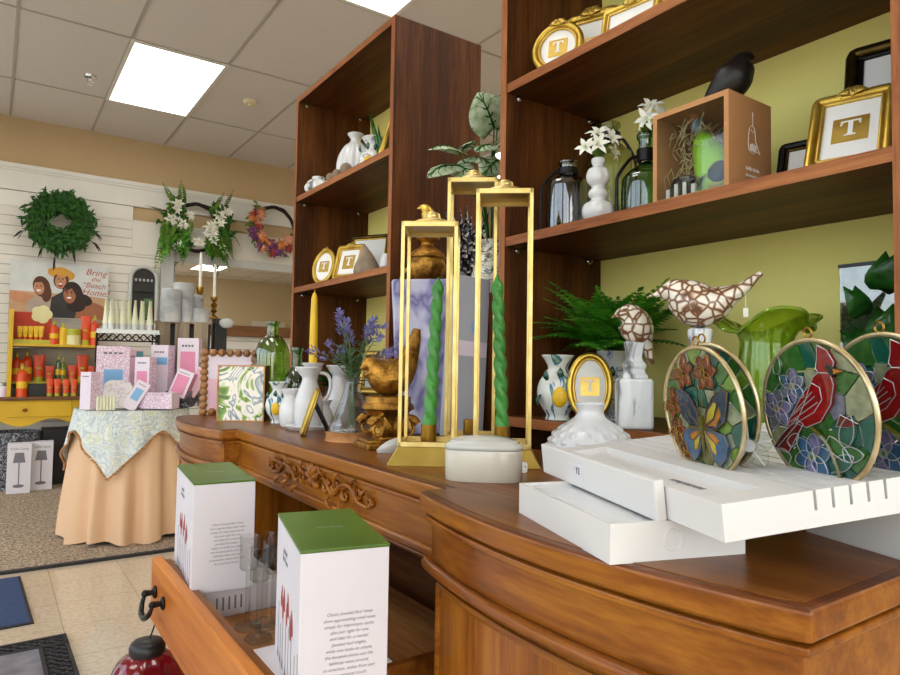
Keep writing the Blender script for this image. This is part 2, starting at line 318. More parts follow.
def stained(name, c):
    m, nt, out = nodes(name); b = principled(nt, out, .1, 0, .7, 1.0); a = lin(c)
    nz = N(nt, 'TexNoise', Scale=110, Detail=2); nt.links.new(coords(nt), nz.inputs['Vector'])
    col = ramp(nt, nz.outputs['Fac'], [(.3, tuple(x*.6 for x in a[:3])+(1,)), (.7, a)]); nt.links.new(col, b.inputs['Base Color'])
    n2 = N(nt, 'TexNoise', Scale=90, Detail=1); nt.links.new(coords(nt), n2.inputs['Vector']); nt.links.new(bumpn(nt, n2.outputs['Fac'], .3, .003), b.inputs['Normal'])
    tl = N(nt, 'BsdfTranslucent'); nt.links.new(col, tl.inputs['Color']); mx = N(nt, 'MixShader'); mx.inputs[0].default_value = .3
    nt.links.new(b.outputs[0], mx.inputs[1]); nt.links.new(tl.outputs[0], mx.inputs[2]); nt.links.new(mx.outputs[0], out.inputs['Surface'])
for n_, c_ in dict(sg_green='#3f7a34', sg_teal='#1f6a58', sg_red='#a3131a', sg_dark_red='#6d0d14', sg_orange='#d98a1c', sg_rust='#8f3a1e', sg_blue='#3d6f9a', sg_navy='#1c3f5e', sg_lilac='#8f86b8', sg_yellow='#d8c23a', sg_lime='#7ea63a', sg_olive='#6b6a1e', sg_clear='#a9b08c', sg_grey='#7f8496', sg_black='#141210').items(): stained(n_, c_)
glass('clear_glass', '#fafcfb', .07, edge=.75, top=.5); glass('vase_glass', '#f4f8f6', .12, edge=.45, top=.7, body=.06, bodycol='#e6ecea'); glass('smoke_glass', '#bdb9b4', .22); glass('dark_glass', '#2b2a26', .22); glass('green_glass', '#b4d46c', .18, body=.08, bodycol='#5c8a22'); glass('emerald_glass', '#a9d49c', .18, body=.06, bodycol='#3c7a3c'); glass('lime_glass', '#e4f5a0', .12, .05, body=.3, bodycol='#bede3a'); glass('pane', '#f6f8f8', .05, edge=.9); glass('amber_clear', '#e6e8c8', .12)
mat('box_grey', '#b4b8c2', .45, var=.04); mat('champagne', '#e4d6b0', .3, .75, var=.1, scale=30, c2='#a88f5c')
glass('print_glass', '#cfe0d8', .3)
m_, nt_, out_ = nodes('mirror'); g_ = N(nt_, 'BsdfGlossy', Roughness=.01); nz_ = N(nt_, 'TexNoise', Scale=3); nt_.links.new(ramp(nt_, nz_.outputs['Fac'], [(0, '#e6e4de'), (1, '#eceae6')]), g_.inputs['Color']); nt_.links.new(g_.outputs[0], out_.inputs['Surface'])
LAMP = 8.5; SKYS = 2.05
m_, nt_, out_ = nodes('lit_panel'); e_ = N(nt_, 'Emission', Strength=LAMP); nz_ = N(nt_, 'TexNoise', Scale=2); nt_.links.new(ramp(nt_, nz_.outputs['Fac'], [(0, '#fffaf0'), (1, '#fffdf8')]), e_.inputs['Color']); nt_.links.new(e_.outputs[0], out_.inputs['Surface'])

# ------------------------------------------------------------------ the room
X0, X1, Y0, Y1, CEIL = -2.2, 6.6, -3.1, 6.65, EYE+2.07
struct(MB().box(X0-.1, X1+.1, Y0-.1, Y1+.1, -.1, 0).build('floor', 'floor_tile', smooth=0))
struct(MB().box(X0-.1, X1+.1, Y0-.1, Y1+.1, CEIL, CEIL+.1).build('ceiling', 'ceiling_tile', smooth=0))
g = MB()
for k in range(-5, 11): g.box(.047+.61*k-.009, .047+.61*k+.009, Y0, Y1, CEIL-.005, CEIL-.0005)
for k in range(-7, 3): y = 4.575+1.2*k if k < 1 else 5.765+1.2*(k-1); g.box(X0, X1, y-.009, y+.009, CEIL-.0045, CEIL-.0002)
struct(g.build('trim_1', 'grid_white', smooth=0))
# carpeted area towards the back wall
struct(MB().box(X0, X1, 3.885, Y1, 0, .012).build('floor_carpet', 'carpet', smooth=0))
struct(MB().box(X0, X1, 3.855, 3.885, 0, .014).build('trim_2', 'rubber', smooth=0))
# back wall
struct(MB().box(X0-.1, X1+.1, Y1+.03, Y1+.13, 0, CEIL).build('wall_back', 'tan_wall', smooth=0))
b = MB(); zt = EYE+1.30; bh = .083; z = zt
while z > .2: b.box(X0, 2.9 if z > EYE+1.05 else (1.36 if z > EYE+.32 else 2.9), Y1+.006, Y1+.03, z-bh+.005, z); z -= bh
struct(b.build('wall_back_boards', 'white_board', smooth=0))
struct(MB().box(X0, 3.2, Y1+.018, Y1+.029, .0, zt).build('wall_back_backing', 'groove', smooth=0))
struct(MB().box(X0, 3.2, Y1, Y1+.03, EYE+1.44, EYE+1.64).box(X0, 3.2, Y1-.02, Y1+.03, EYE+1.625, EYE+1.665).box(X0, 3.2, Y1-.01, Y1+.03, EYE+1.605, EYE+1.628).box(X0, 1.02, Y1+.004, Y1+.03, EYE+1.3, EYE+1.435).build('trim_3', 'white_trim', smooth=0, bevel=.004))
struct(MB().box(1.27, 1.385, Y1-.03, Y1+.03, .01, EYE+1.2).build('trim_4', 'grey_trim', smooth=0, bevel=.003))
struct(MB().box(1.02, 3.2, Y1-.005, Y1+.02, EYE+1.0, EYE+1.31).build('wall_back_panel', 'white_board', smooth=0))
struct(MB().box(X0, 3.2, Y1-.004, Y1+.03, 0, .12).build('baseboard_back', 'white_trim', smooth=0, bevel=.003))
# mirror on the back wall, with a wooden ledge below it
t = thing('wall_mirror', 'big frameless looking glass on the back wall reflecting a lit ceiling panel', 'mirror', (1.385, Y1, EYE+.38))
MB().box(0, 1.55, -.004, .0, 0, .585).build('mirror_glass', 'mirror', t, smooth=0)
MB().box(0, .014, -.012, .02, 0, .6).box(0, 1.55, -.02, .02, .58, .66).build('mirror_frame', ['black_metal'], t, smooth=0).data.materials[0] = MATS['grey_trim']
MB().box(-.008, .008, -.016, .004, 0, .58).build('edge_strip', 'black_metal', t, smooth=0)
t = MB().box(1.4, 3.0, Y1-.05, Y1+.02, EYE+.27, EYE+.375).build('wooden_ledge', 'ledge_wood', bevel=.004); tag(t, 'long brown plank ledge running under the mirror on the back wall', 'ledge')
# other walls
struct(MB().box(X1, X1+.1, Y0, Y1, 0, CEIL).build('wall_right', 'cream_wall', smooth=0))
FW0, FW1 = -1.9, 2.7
struct(MB().box(X0, FW0, Y0-.1, Y0, 0, CEIL).box(FW1, X1, Y0-.1, Y0, 0, CEIL).box(FW0, FW1, Y0-.1, Y0, 0, .35).box(FW0, FW1, Y0-.1, Y0, 2.75, CEIL).build('wall_front', 'cream_wall', smooth=0))
f = MB()
for k in range(4): xx = FW0+(FW1-FW0-.05)*k/3; f.box(xx, xx+.05, Y0-.08, Y0-.02, .35, 2.75)
for zz in (.35, 1.9, 2.7): f.box(FW0, FW1, Y0-.08, Y0-.02, zz, zz+.05)
o = struct(f.build('window_4', 'window_frame', smooth=0)); MB().box(FW0+.04, FW1-.04, Y0-.053, Y0-.047, .39, 2.71).build('pane', 'pane', o, smooth=0)
al = bpy.data.lights.new('daylight_portal', 'AREA'); al.shape = 'RECTANGLE'; al.size = FW1-FW0; al.size_y = 2.4; al.cycles.is_portal = True
lo = bpy.data.objects.new('daylight_portal', al); COL.objects.link(lo); lo.location = ((FW0+FW1)/2, Y0-.12, 1.55); lo.rotation_euler = (PI/2, 0, 0)
lo.rotation_euler = (PI/2, 0, PI)
d = MB().box(5.3, 6.15, Y0, Y0+.04, 0, 2.1).build('door_1', 'white_trim', smooth=0, bevel=.004); struct(d)
MB().tube([(5.38, Y0+.04, 1), (5.38, Y0+.09, 1), (5.5, Y0+.09, 1)], .01).build('door_handle', 'chrome', d)
w = MB(); WZ0, WZ1 = .35, 2.75; spans = [(-2.8, -.2), (.1, 2.9), (3.2, 6.2)]
w.box(X0-.1, X0, Y0, Y1, 0, WZ0); w.box(X0-.1, X0, Y0, Y1, WZ1, CEIL)
prev = Y0
for a, c in spans: w.box(X0-.1, X0, prev, a, WZ0, WZ1); prev = c
w.box(X0-.1, X0, prev, Y1, WZ0, WZ1); struct(w.build('wall_left', 'cream_wall', smooth=0))
for i, (a, c) in enumerate(spans):
    f = MB()
    for y in (a, (a+c)/2-.02, c-.04): f.box(X0-.08, X0-.02, y, y+.04, WZ0, WZ1)
    for zz in (WZ0, WZ1-.04): f.box(X0-.08, X0-.02, a, c, zz, zz+.04)
    o = struct(f.build('window_%d' % (i+1), 'window_frame', smooth=0)); MB().box(X0-.053, X0-.047, a+.04, c-.04, WZ0+.04, WZ1-.04).build('pane', 'pane', o, smooth=0)
    al = bpy.data.lights.new('daylight_portal', 'AREA'); al.shape = 'RECTANGLE'; al.size = WZ1-WZ0; al.size_y = c-a; al.cycles.is_portal = True
    lo = bpy.data.objects.new('daylight_portal', al); COL.objects.link(lo); lo.location = (X0-.12, (a+c)/2, (WZ0+WZ1)/2); lo.rotation_euler = (0, -PI/2, 0)
struct(MB().box(-60, 40, -60, 60, -.25, -.15).build('ground_outside', 'asphalt', smooth=0))
# world: daylight sky
wd = bpy.data.worlds.new('World'); S.world = wd; wd.use_nodes = True; nt = wd.node_tree; bg = nt.nodes['Background']
sky = nt.nodes.new('ShaderNodeTexSky'); sky.sky_type = 'NISHITA'; sky.sun_disc = False; sky.sun_elevation = R(42); sky.sun_rotation = R(200); sky.dust_density = 3; sky.air_density = 1.0
mixw = nt.nodes.new('ShaderNodeMix'); mixw.data_type = 'RGBA'; mixw.inputs[0].default_value = .7; mixw.inputs[7].default_value = (1.70, 1.74, 1.80, 1)
nt.links.new(sky.outputs[0], mixw.inputs[6]); nt.links.new(mixw.outputs[2], bg.inputs['Color']); bg.inputs['Strength'].default_value = SKYS
sl_ = bpy.data.lights.new('sun', 'SUN'); sl_.energy = 11; sl_.angle = R(1); sl_.color = (1, .97, .93); so_ = bpy.data.objects.new('sun', sl_); COL.objects.link(so_); so_.location = (10, 10, 20)
so_.rotation_euler = Vector((-.6, -.45, -.9)).to_track_quat('-Z', 'Y').to_euler()
# ceiling lights
def lamp(x, y, label):
    t = thing('ceiling_light', label, 'ceiling light', (x, y, CEIL))
    MB().box(-.005, .615, -.005, .02, -.012, -.001).box(-.005, .615, 1.155, 1.18, -.012, -.001).box(-.005, .02, .02, 1.155, -.012, -.001).box(.59, .615, .02, 1.155, -.012, -.001).build('frame', 'white_trim', t, smooth=0)
    MB().box(.02, .59, .02, 1.155, -.009, -.005).build('diffuser', 'lit_panel', t, smooth=0)
lamp(.66, 4.585, 'bright square ceiling light panel set among the grey ceiling tiles at the back')
lamp(3.9, 4.585, 'ceiling light panel glimpsed between the two bookcases above the plant')
lamp(2.27, -1.9, 'added unseen ceiling light panel behind the viewer, brightening the front wall'); lamp(4.93, 1.385, 'added unseen ceiling light panel brightening the far right of the shop')  # both panels are added out of view to brighten the dim front wall
lamp(3.49, -1.9, 'ceiling light panel seen only in the looking glass')
lamp(-1.17, 4.585, 'ceiling light panel over the window side of the shop')
lamp(-1.17, .985, 'ceiling light panel over the doormats')
lamp(1.27, -.215, 'ceiling light panel over the front of the dresser')
lamp(.047, .985, 'added unseen ceiling light panel over the aisle, brightening the shelves'); lamp(.047, -2.615, 'ceiling light panel by the front window')  # the aisle panel is added out of view to light the shelf interiors
lamp(1.27, 2.185, 'ceiling light panel over the rear of the bookcases')
t = thing('sprinkler_head', 'small chrome fire sprinkler hanging from the ceiling beside the lit panel', 'sprinkler', (*on_z(90, 76, CEIL).xy, CEIL))
MB().lathe([(0, 0), (.045, 0), (.04, -.015), (.018, -.02), (0, -.02)], 20).build('escutcheon', 'chrome', t)
MB().lathe([(.011, -.014), (.011, -.035), (.007, -.04), (0, -.04)], 12).tube([(.013, 0, -.03), (.013, 0, -.055), (0, 0, -.06)], .003, 6).tube([(-.013, 0, -.03), (-.013, 0, -.055), (0, 0, -.06)], .003, 6).lathe([(0, -.06), (.02, -.061), (.02, -.064), (0, -.064)], 14).build('nozzle', 'chrome', t)
t = thing('smoke_detector', 'round beige smoke detector on the ceiling near the tall bookcase', 'smoke detector', (*on_z(250, 101, CEIL).xy, CEIL))
MB().lathe([(0, 0), (.055, 0), (.055, -.012), (.045, -.028), (.02, -.034), (0, -.034)], 28).build('housing', 'beige_plastic', t)
MB().lathe([(.018, -.0335), (.018, -.04), (0, -.041)], 20).build('sensor_cap', 'beige_plastic', t)

# ------------------------------------------------------------------ dresser
DT = EYE-.165
def bow(ya, yb, xa, xm, xb, n=20):
    """bulging front edge between two ends"""
    out = []
    for i in range(n+1):
        t = i/n; y = ya+(yb-ya)*t; base = xa+(xb-xa)*t; mid = xm-(xa+xb)/2
        out.append((base+mid*(1-(2*t-1)**2), y))
    return out
BR = bow(.237, .748, .472, .436, .472); BL = bow(1.667, 2.14, .470, .437, .468, 16)+[(.485, 2.17), (.51, 2.185)]
CX = .512; BACK = .912; DL = 2.185
def outline(ins):
    r = [(x+ins, min(max(y, .237+ins), .748-ins)) for x, y in BR]; l = [(x+ins, min(max(y, 1.667+ins), DL-ins)) for x, y in BL]
    return r, l
def full(ins):
    r, l = outline(ins)
    return r+[(CX+ins, .748-ins), (CX+ins, 1.667+ins)]+l+[(BACK-ins*.3, DL-ins), (BACK-ins*.3, .237+ins)]
dr = thing('dresser', 'long cherry wood dresser with bowed ends, a carved front and one open drawer', 'dresser', (0, 0, 0))
tb = MB().prism(full(0), DT-.024, DT); o = tb.build('top', ['cherry_y', 'cherry_band'], dr, smooth=0, bevel=.004, seg=3)
for p in o.data.polygons:
    if p.normal.z > .9: p.material_index = 1
MB().prism(full(.012), DT, DT+.0006).build('top_inlay', 'cherry_top', dr, smooth=0)
MB().prism(full(.011), DT-.029, DT-.024).prism(full(.005), DT-.036, DT-.029).build('top_moulding', 'cherry_y', dr, smooth=0, bevel=.0018)
r_, l_ = outline(.013); FZ = DT-.092
MB().prism(r_+[(BACK-.01, .735), (BACK-.01, .25)], FZ, DT-.033).build('end_frieze', 'cherry_y', dr, smooth=50); MB().prism(l_+[(BACK-.01, DL-.013), (BACK-.01, 1.68)], FZ, DT-.033).build('end_frieze', 'cherry_y', dr, smooth=50)
MB().box(CX+.013, BACK-.02, .735, 1.68, FZ, DT-.033).build('centre_drawer_front', 'cherry_y', dr, smooth=0)
for k_ in (0, 1): MB().tube([(x, y, FZ) for x, y in outline(.008)[k_]], .0075, 10).build('bead_moulding', 'cherry_y', dr)
MB().box(CX+.002, CX+.05, .74, 1.675, FZ-.012, FZ+.002).box(CX+.008, CX+.05, .74, 1.675, FZ-.02, FZ-.012).build('rail_moulding', 'cherry_y', dr, smooth=0, bevel=.004, seg=3)
r_, l_ = outline(.02)
MB().prism(r_+[(BACK-.01, .728), (BACK-.01, .257)], .09, FZ).build('end_cabinet', 'cherry_z', dr, smooth=50); MB().prism(l_+[(BACK-.01, DL-.02), (BACK-.01, 1.687)], .09, FZ).build('end_cabinet', 'cherry_z', dr, smooth=50)
for rr in (outline(.017)[0], outline(.017)[1]):
    q = rr[1:-1] if rr[0][1] < 1 else rr[1:-3]
    MB().tube([(q[0][0]-.002, q[0][1]+.012, .14)]+[(q[0][0]-.002, q[0][1]+.012, FZ-.02)]+[(x-.002, min(max(y, q[0][1]+.012), q[-1][1]-.012), FZ-.02) for x, y in q[1:-1]]+[(q[-1][0]-.002, q[-1][1]-.012, FZ-.02), (q[-1][0]-.002, q[-1][1]-.012, .14)], .004, 6).build('door_bead', 'cherry_y', dr)
MB().prism(full(.0), 0, .09).build('plinth', 'cherry_y', dr, smooth=0, bevel=.004)
MB().box(CX+.26, BACK-.01, .728, 1.687, .495, FZ-.012).build('recess_back', 'walnut_y', dr, smooth=0)
MB().box(CX+.03, BACK-.01, .728, 1.687, .09, .495).build('lower_drawer_front', 'cherry_y', dr, smooth=0)
# carved scroll
cv = MB()
def scroll(c, r0, turns, s, a0, n=22):
    return [(0, c[0]+s*(r0*(1-t/n*.8))*math.cos(a0+turns*2*PI*t/n), c[1]+(r0*(1-t/n*.8))*math.sin(a0+turns*2*PI*t/n)) for t in range(n+1)]
for s in (-1, 1):
    stem = smoothpath([(0, s*.01, -.012), (0, s*.045, .012), (0, s*.085, -.012), (0, s*.12, .008), (0, s*.155, .014), (0, s*.19, -.008), (0, s*.225, -.012)], 6)
    cv.tube(stem, [.004-.002*abs(2*i/len(stem)-1) for i in range(len(stem))], 7)
    for (cy, cz, r0, a0) in ((s*.06, -.004, .016, .5), (s*.1, .006, .015, 3.4), (s*.14, -.006, .016, 1), (s*.19, .008, .015, 2.5), (s*.232, -.004, .011, 0)):
        sp = scroll((cy, cz), r0, 1.1, s, a0); cv.tube(sp, [.003*(1-.6*i/len(sp)) for i in range(len(sp))], 6)
    for (y, z, a, L) in ((.03, .004, .9, .03), (.05, .016, 2.0, .024), (.075, -.02, -.7, .03), (.11, .016, .8, .03), (.13, -.016, -1, .026), (.17, .02, .6, .028), (.175, -.016, -.8, .026), (.21, .008, .5, .024)):
        cv.leaf((0, s*y, z), (-.006, s*(y+L*math.cos(a)), z+L*math.sin(a)), .0085, Vector((-1, 0, 0)), .3)
for k in range(7):
    a = PI/2+(k-3)*.62; cv.ell((-.003, .026*math.cos(a)*.7, .002+.022*math.sin(a)), (.005, .006, .013), rotm(a-PI/2, 'X').to_3x3(), u=10, v=6)
cv.ell((-.004, 0, 0), (.007, .009, .009), u=10, v=6)
pA = on_x(272, 465, CX+.01); pB = on_x(371, 508, CX+.01)
cv.xf = Matrix()
o = cv.build('carved_scroll', 'cherry_y', dr, (CX+.009, (pA.y+pB.y)/2, DT-.06), smooth=60, solid=.003); sc_ = (pA.y-pB.y)/.47; o.scale = (1.0, sc_, .95)
# the open drawer
DX, DY0, DY1, DZ0, DZ1 = .285, .79, 1.475, .508, .633
dw = MB().box(DX, DX+.02, DY0, DY1, DZ0, DZ1).build('drawer', 'drawer_wood', dr, smooth=0, bevel=.003)
MB().box(DX+.02, DX+.42, DY0+.01, DY0+.022, DZ0+.01, DZ1-.012).box(DX+.02, DX+.42, DY1-.022, DY1-.01, DZ0+.01, DZ1-.012).box(DX+.02, DX+.032, DY0+.022, DY1-.022, DZ0+.01, DZ1-.003).build('drawer_sides', 'cherry_top', dw, smooth=0)
MB().box(DX+.02, DX+.42, DY0+.022, DY1-.022, DZ0+.054, DZ0+.062).build('drawer_floor', 'drawer_floor', dw, smooth=0)
def bail(y):
    h = MB(); z = (DZ0+DZ1)/2-.005
    for s in (-1, 1):
        h.ell((DX-.003, y+s*.037, z+.012), (.005, .010, .013), u=12, v=8); h.tube([(DX, y+s*.037, z+.012), (DX-.02, y+s*.037, z+.012)], [.0045, .0065], 8); h.ell((DX-.021, y+s*.037, z+.012), .007, u=10, v=8)
    pts = smoothpath([(DX-.021, y-.037, z+.01), (DX-.026, y-.034, z-.006), (DX-.03, y-.016, z-.017), (DX-.03, y, z-.019), (DX-.03, y+.016, z-.017), (DX-.026, y+.034, z-.006), (DX-.021, y+.037, z+.01)], 6)
    h.tube(pts, [.0035+.0025*math.sin(PI*i/(len(pts)-1)) for i in range(len(pts))], 8); h.build('handle', 'black_iron', dw)
bail(1.385); bail(.88)
# ------------------------------------------------------------------ bookcases
BX = .92; BD = .313; FM = [0, 0, 0, 0, 1, 0]
SZ = (EYE-.106, EYE+.287, EYE+.632, EYE+1.016)      # upper faces of the shelves
def bookcase(y0, y1, label):
    t = thing('bookcase', label, 'bookcase', (BX, y0, 0)); w = y1-y0; T = .02
    for y in (0, w-T): MB().box(0, BD, y, y+T, 0, SZ[3], FM).build('side_panel', ['walnut_z', 'edge_z'], t, smooth=0)
    MB().box(0.001, BD, T, w-T, SZ[3]-T, SZ[3], FM).build('top_panel', ['walnut_y', 'edge_y'], t, smooth=0)
    for z in SZ[:3]+(.5, .09): MB().box(0.002, BD-.006, T, w-T, z-.02, z, FM).build('shelf', ['walnut_y', 'edge_y'], t, smooth=0)
    MB().box(BD-.006, BD-.001, T, w-T, .07, SZ[3]-.001).build('back_panel', 'lime_wall', t, smooth=0)
    MB().box(.01, .02, T, w-T, 0, .07).build('kick_board', 'walnut_y', t, smooth=0)
    for z in SZ[1:4]:
        for x in (.035, BD-.05):
            for y, s in ((T, 1), (w-T, -1)): MB().tube([(x, y, z-.026), (x, y+s*.012, z-.026)], .005, 10).tube([(x, y, z-.026), (x, y+s*.004, z-.026)], .008, 10).build('shelf_pin', 'chrome', t)
    return t
RY0, RY1, LY0, LY1 = .338, 1.142, 1.632, 2.385
bookcase(RY0, RY1, 'dark walnut bookcase nearest the viewer, holding the bird box and glass bottles'); bookcase(LY0, LY1, 'dark walnut bookcase further back, whose tall side panel faces the plant')
# ------------------------------------------------------------------ makers
TPOLY = [(-.5, .5), (.5, .5), (.5, .2), (.44, .2), (.36, .4), (.12, .42), (.12, -.38), (.28, -.43), (.28, -.5), (-.28, -.5), (-.28, -.43), (-.12, -.38), (-.12, .42), (-.36, .4), (-.44, .2), (-.5, .2)]
def rrect(w, h, r, z0=0, n=5):
    out = []
    for cx, cy, a in ((w/2-r, h/2-r, 0), (-w/2+r, h/2-r, PI/2), (-w/2+r, -h/2+r, PI), (w/2-r, -h/2+r, 1.5*PI)):
        for i in range(n+1): t = a+PI/2*i/n; out.append((cx+r*math.cos(t), z0+cy+r*math.sin(t)))
    return out
def picture_frame(label, w, h, loc, rz, lean=.25, oval=False, bar=.014, m='gold_leaf', inner='gold_bright', pic='T', crest=True, group=None, mat_m='white_paper', roll=0, tsize=.36, name='picture_frame'):
    t = thing(name, label, 'picture frame', loc, rz, group)
    X = Matrix.Translation((0, 0, .002)) @ rotm(-lean, 'X') @ Matrix.Translation((0, 0, h/2)) @ rotm(roll, 'Y')
    path = circ(40, w/2-bar/2, h/2-bar/2) if oval else rrect(w-bar, h-bar, bar*.3, n=2)
    path2 = circ(40, w/2-bar*1.15, h/2-bar*1.15) if oval else rrect(w-bar*2.3, h-bar*2.3, bar*.12, n=1)
    f = MB(); f.xf = X
    f.tube([(x, -.002, z) for x, z in path], bar/2, 10, closed=True); f.tube([(x, -.003, z) for x, z in path2], bar*.22, 8, 1, closed=True)
    f.tube([(x, .003, z) for x, z in path], bar*.42, 8, closed=True)
    f.build('moulding', [m, inner], t, smooth=60)
    if crest:
        c = MB(); c.xf = X; k = bar
        for a, L in ((0, .9), (.75, 1.1), (-.75, 1.1), (1.5, 1.4), (-1.5, 1.4)):
            c.leaf((0, -k*.5, h/2-bar*.6), (math.sin(a)*k*L, -k*.62, h/2-bar*.6+math.cos(a)*k*L*.95), k*.7, Vector((0, -1, 0)), .25)
        c.ell((0, -k*.5, h/2-bar*.55), k*.32, u=10, v=6); c.ell((0, -.002, h/2+bar*.35), k*.3, u=10, v=6)
        for s in (-1, 1): c.tube([(s*(k*.5+.9*k*i/8), -k*.5, h/2-bar*.5+.25*k*math.sin(i*.9)) for i in range(9)], [k*.16*(1-.07*i) for i in range(9)], 6)
        c.build('crest', inner, t, solid=.0015)
    b = MB(); b.xf = X @ rotm(PI/2, 'X')
    poly = circ(40, w/2-bar*.9, h/2-bar*.9) if oval else [(-w/2+bar*.9, -h/2+bar*.9), (w/2-bar*.9, -h/2+bar*.9), (w/2-bar*.9, h/2-bar*.9), (-w/2+bar*.9, h/2-bar*.9)]
    b.prism(poly, -.003, .0015); b.build('mat_board', mat_m, t, smooth=0)
    if pic == 'T':
        s = min(w, h)*tsize; q = MB(); q.xf = X @ rotm(PI/2, 'X'); q.prism([(-s/2, -s/2), (s/2, -s/2), (s/2, s/2), (-s/2, s/2)], .0015, .0022); q.build('gold_square', 'gold_bright', t, smooth=0)
        q = MB(); q.xf = X @ rotm(PI/2, 'X') @ Matrix.Translation((0, s*.06, 0)); q.prism([(x*s*.56, y*s*.62) for x, y in TPOLY], .0022, .0028); q.build('letter_t', 'white_paper', t, smooth=0)
    e = MB(); top = X @ Vector((0, .006, h*.18)); foot = Vector((0, top.y+h*.32, .002))
    e.tube([top, foot], .004, 6, sq=True); bk = MB(); bk.xf = X @ rotm(PI/2, 'X'); bk.prism(poly, -.0065, -.003); bk.build('backing', 'black_metal', t, smooth=0)
    e.build('easel_leg', 'black_metal', t); return t
def lathe_thing(name, label, cat, loc, pr, m, seg=36, fr=None, group=None, n=5, rz=0, raw=False):
    o = MB().lathe(pr if raw else prof(pr, n), seg, fr=fr).build(name, m, loc=loc, smooth=50, rot=rz); return tag(o, label, cat, group)
def bottle_thing(name, label, loc, r, h, neck_r, neck_h, m, band=None, handle=0, hdir=0, group=None, shoulder=.18, cat='bottle'):
    t = thing(name, label, cat, loc, 0, group); s = h-neck_h
    pr = [(0, .002), (r*.9, .0), (r, .006), (r, s*(1-shoulder)), (r*.93, s*(1-shoulder*.45)), (r*.62, s*.985), (neck_r*1.06, s+neck_h*.12), (neck_r, s+neck_h*.3), (neck_r, h-neck_h*.2), (neck_r*1.22, h-neck_h*.14), (neck_r*1.22, h-.001), (neck_r*.95, h), (neck_r*.85, h-neck_h*.3)]
    MB().lathe(prof(pr, 3), 40).build('bottle_body', m, t, smooth=50)
    if band: MB().lathe([(neck_r*1.02, s+neck_h*.22), (neck_r*1.25, s+neck_h*.22), (neck_r*1.25, s+neck_h*.55), (neck_r*1.02, s+neck_h*.55)], 28, closed=True).build('neck_band', band, t)
    if handle:
        a = hdir; d = Vector((math.cos(a), math.sin(a), 0)); q = Vector((0, 0, 1))
        pts = smoothpath([d*neck_r*1.2+q*(s+neck_h*.35), d*(r*.7)+q*(s+neck_h*.25), d*(r*1.18)+q*(s*.86), d*(r*1.25)+q*(s*.6), d*(r*1.25)+q*(.01)], 6)
        MB().tube(pts, .0035, 8).build('wire_handle', 'black_iron', t)
    return t
def bird_shape(mb, pts, m=0, seg=18, sy=1.0):
    """one continuous plump bird: (x, z, radius) stations from beak to tail"""
    P = smoothpath([(x, r, z) for x, z, r in pts], 5)
    vs = []; fs = []; n = len(P)
    for i, p in enumerate(P):
        d = (P[min(i+1, n-1)]-P[max(i-1, 0)]); d = Vector((d.x, 0, d.z)).normalized(); up = Vector((-d.z, 0, d.x)); r = max(p.y, .0006)
        for k in range(seg): a = 2*PI*k/seg; vs.append(Vector((p.x, 0, p.z))+up*(r*math.cos(a))+Vector((0, r*sy*math.sin(a), 0)))
    for i in range(n-1):
        for k in range(seg): fs.append((i*seg+k, i*seg+(k+1) % seg, (i+1)*seg+(k+1) % seg, (i+1)*seg+k))
    fs += [tuple(range(seg))[::-1], tuple(range((n-1)*seg, n*seg))]; mb.add(vs, fs, m); return mb
RN = random.Random(7)
def frond(mb, base, direction, L, droop, wid, m=0, n=15, tilt=0):
    """an arching fern frond with paired leaflets"""
    base = Vector(base); d = Vector(direction).normalized(); pts = []; p = base.copy(); v = d.copy()
    for i in range(n+1):
        pts.append(p.copy()); p = p+v*(L/n); v = (v+Vector((0, 0, -droop/n))).normalized()
    for i in range(1, n):
        t = i/n; ax = (pts[i+1]-pts[i]).normalized(); side = ax.cross(Vector((0, 0, 1)))
        side = side.normalized() if side.length > .05 else Vector((1, 0, 0)); up = side.cross(ax).normalized()
        w = wid*math.sin(PI*min(1, .22+.78*t))**.8*(1.05-t*.25)
        for s in (-1, 1):
            mb.leaf(pts[i], pts[i]+(side*s*.9+ax*.45-up*.12)*w, w*.6, up, .08, m, 2)
    mb.leaf(pts[n-1], pts[n]+(pts[n]-pts[n-1])*.6, wid*.25, Vector((0, 0, 1)), 0, m, 2)
    return pts
def fern_plant(name, label, loc, L, n, wid, m='fern', seed=1, up=.75, pot=None, parent=None):
    t = thing(name, label, 'plant', loc) if parent is None else parent; rn = random.Random(seed); f = MB(); st = MB()
    for i in range(n):
        a = 2*PI*i/n*2.4+rn.uniform(-.3, .3); e = rn.uniform(.15, 1.1)*up+.1
        pts = frond(f, (0, 0, 0), (math.cos(a), math.sin(a), e), L*rn.uniform(.7, 1.1), rn.uniform(.5, 1.15), wid*rn.uniform(.8, 1.15))
        st.tube(pts, .0012, 4)
    lx = 1.226-loc[0] if name == 'fern' else 9; lz = EYE+.262-loc[2] if name == 'fern' else 9
    f.v = [Vector((min(v.x, lx), v.y, min(v.z, lz))) for v in f.v]; st.v = [Vector((min(v.x, lx), v.y, min(v.z, lz))) for v in st.v]
    f.build('fronds', m, t, smooth=0); st.build('stems', 'olive_leaf', t); return t
def lily(mb, c, d, r, m=0, mc=1, rn=RN):
    c = Vector(c); d = Vector(d).normalized(); a, b = frame_of(d); 
    for k in range(6):
        t = 2*PI*k/6+rn.uniform(-.15, .15); o = a*math.cos(t)+b*math.sin(t)
        mb.leaf(c, c+o*r*rn.uniform(.85, 1.1)+d*r*(.35 if k % 2 else .2), r*.42, d, .18, m, 3)
    for k in range(4): mb.tube([c, c+d*r*.5+a*r*.1*math.cos(k*1.6)+b*r*.1*math.sin(k*1.6)], r*.03, 4, mc)
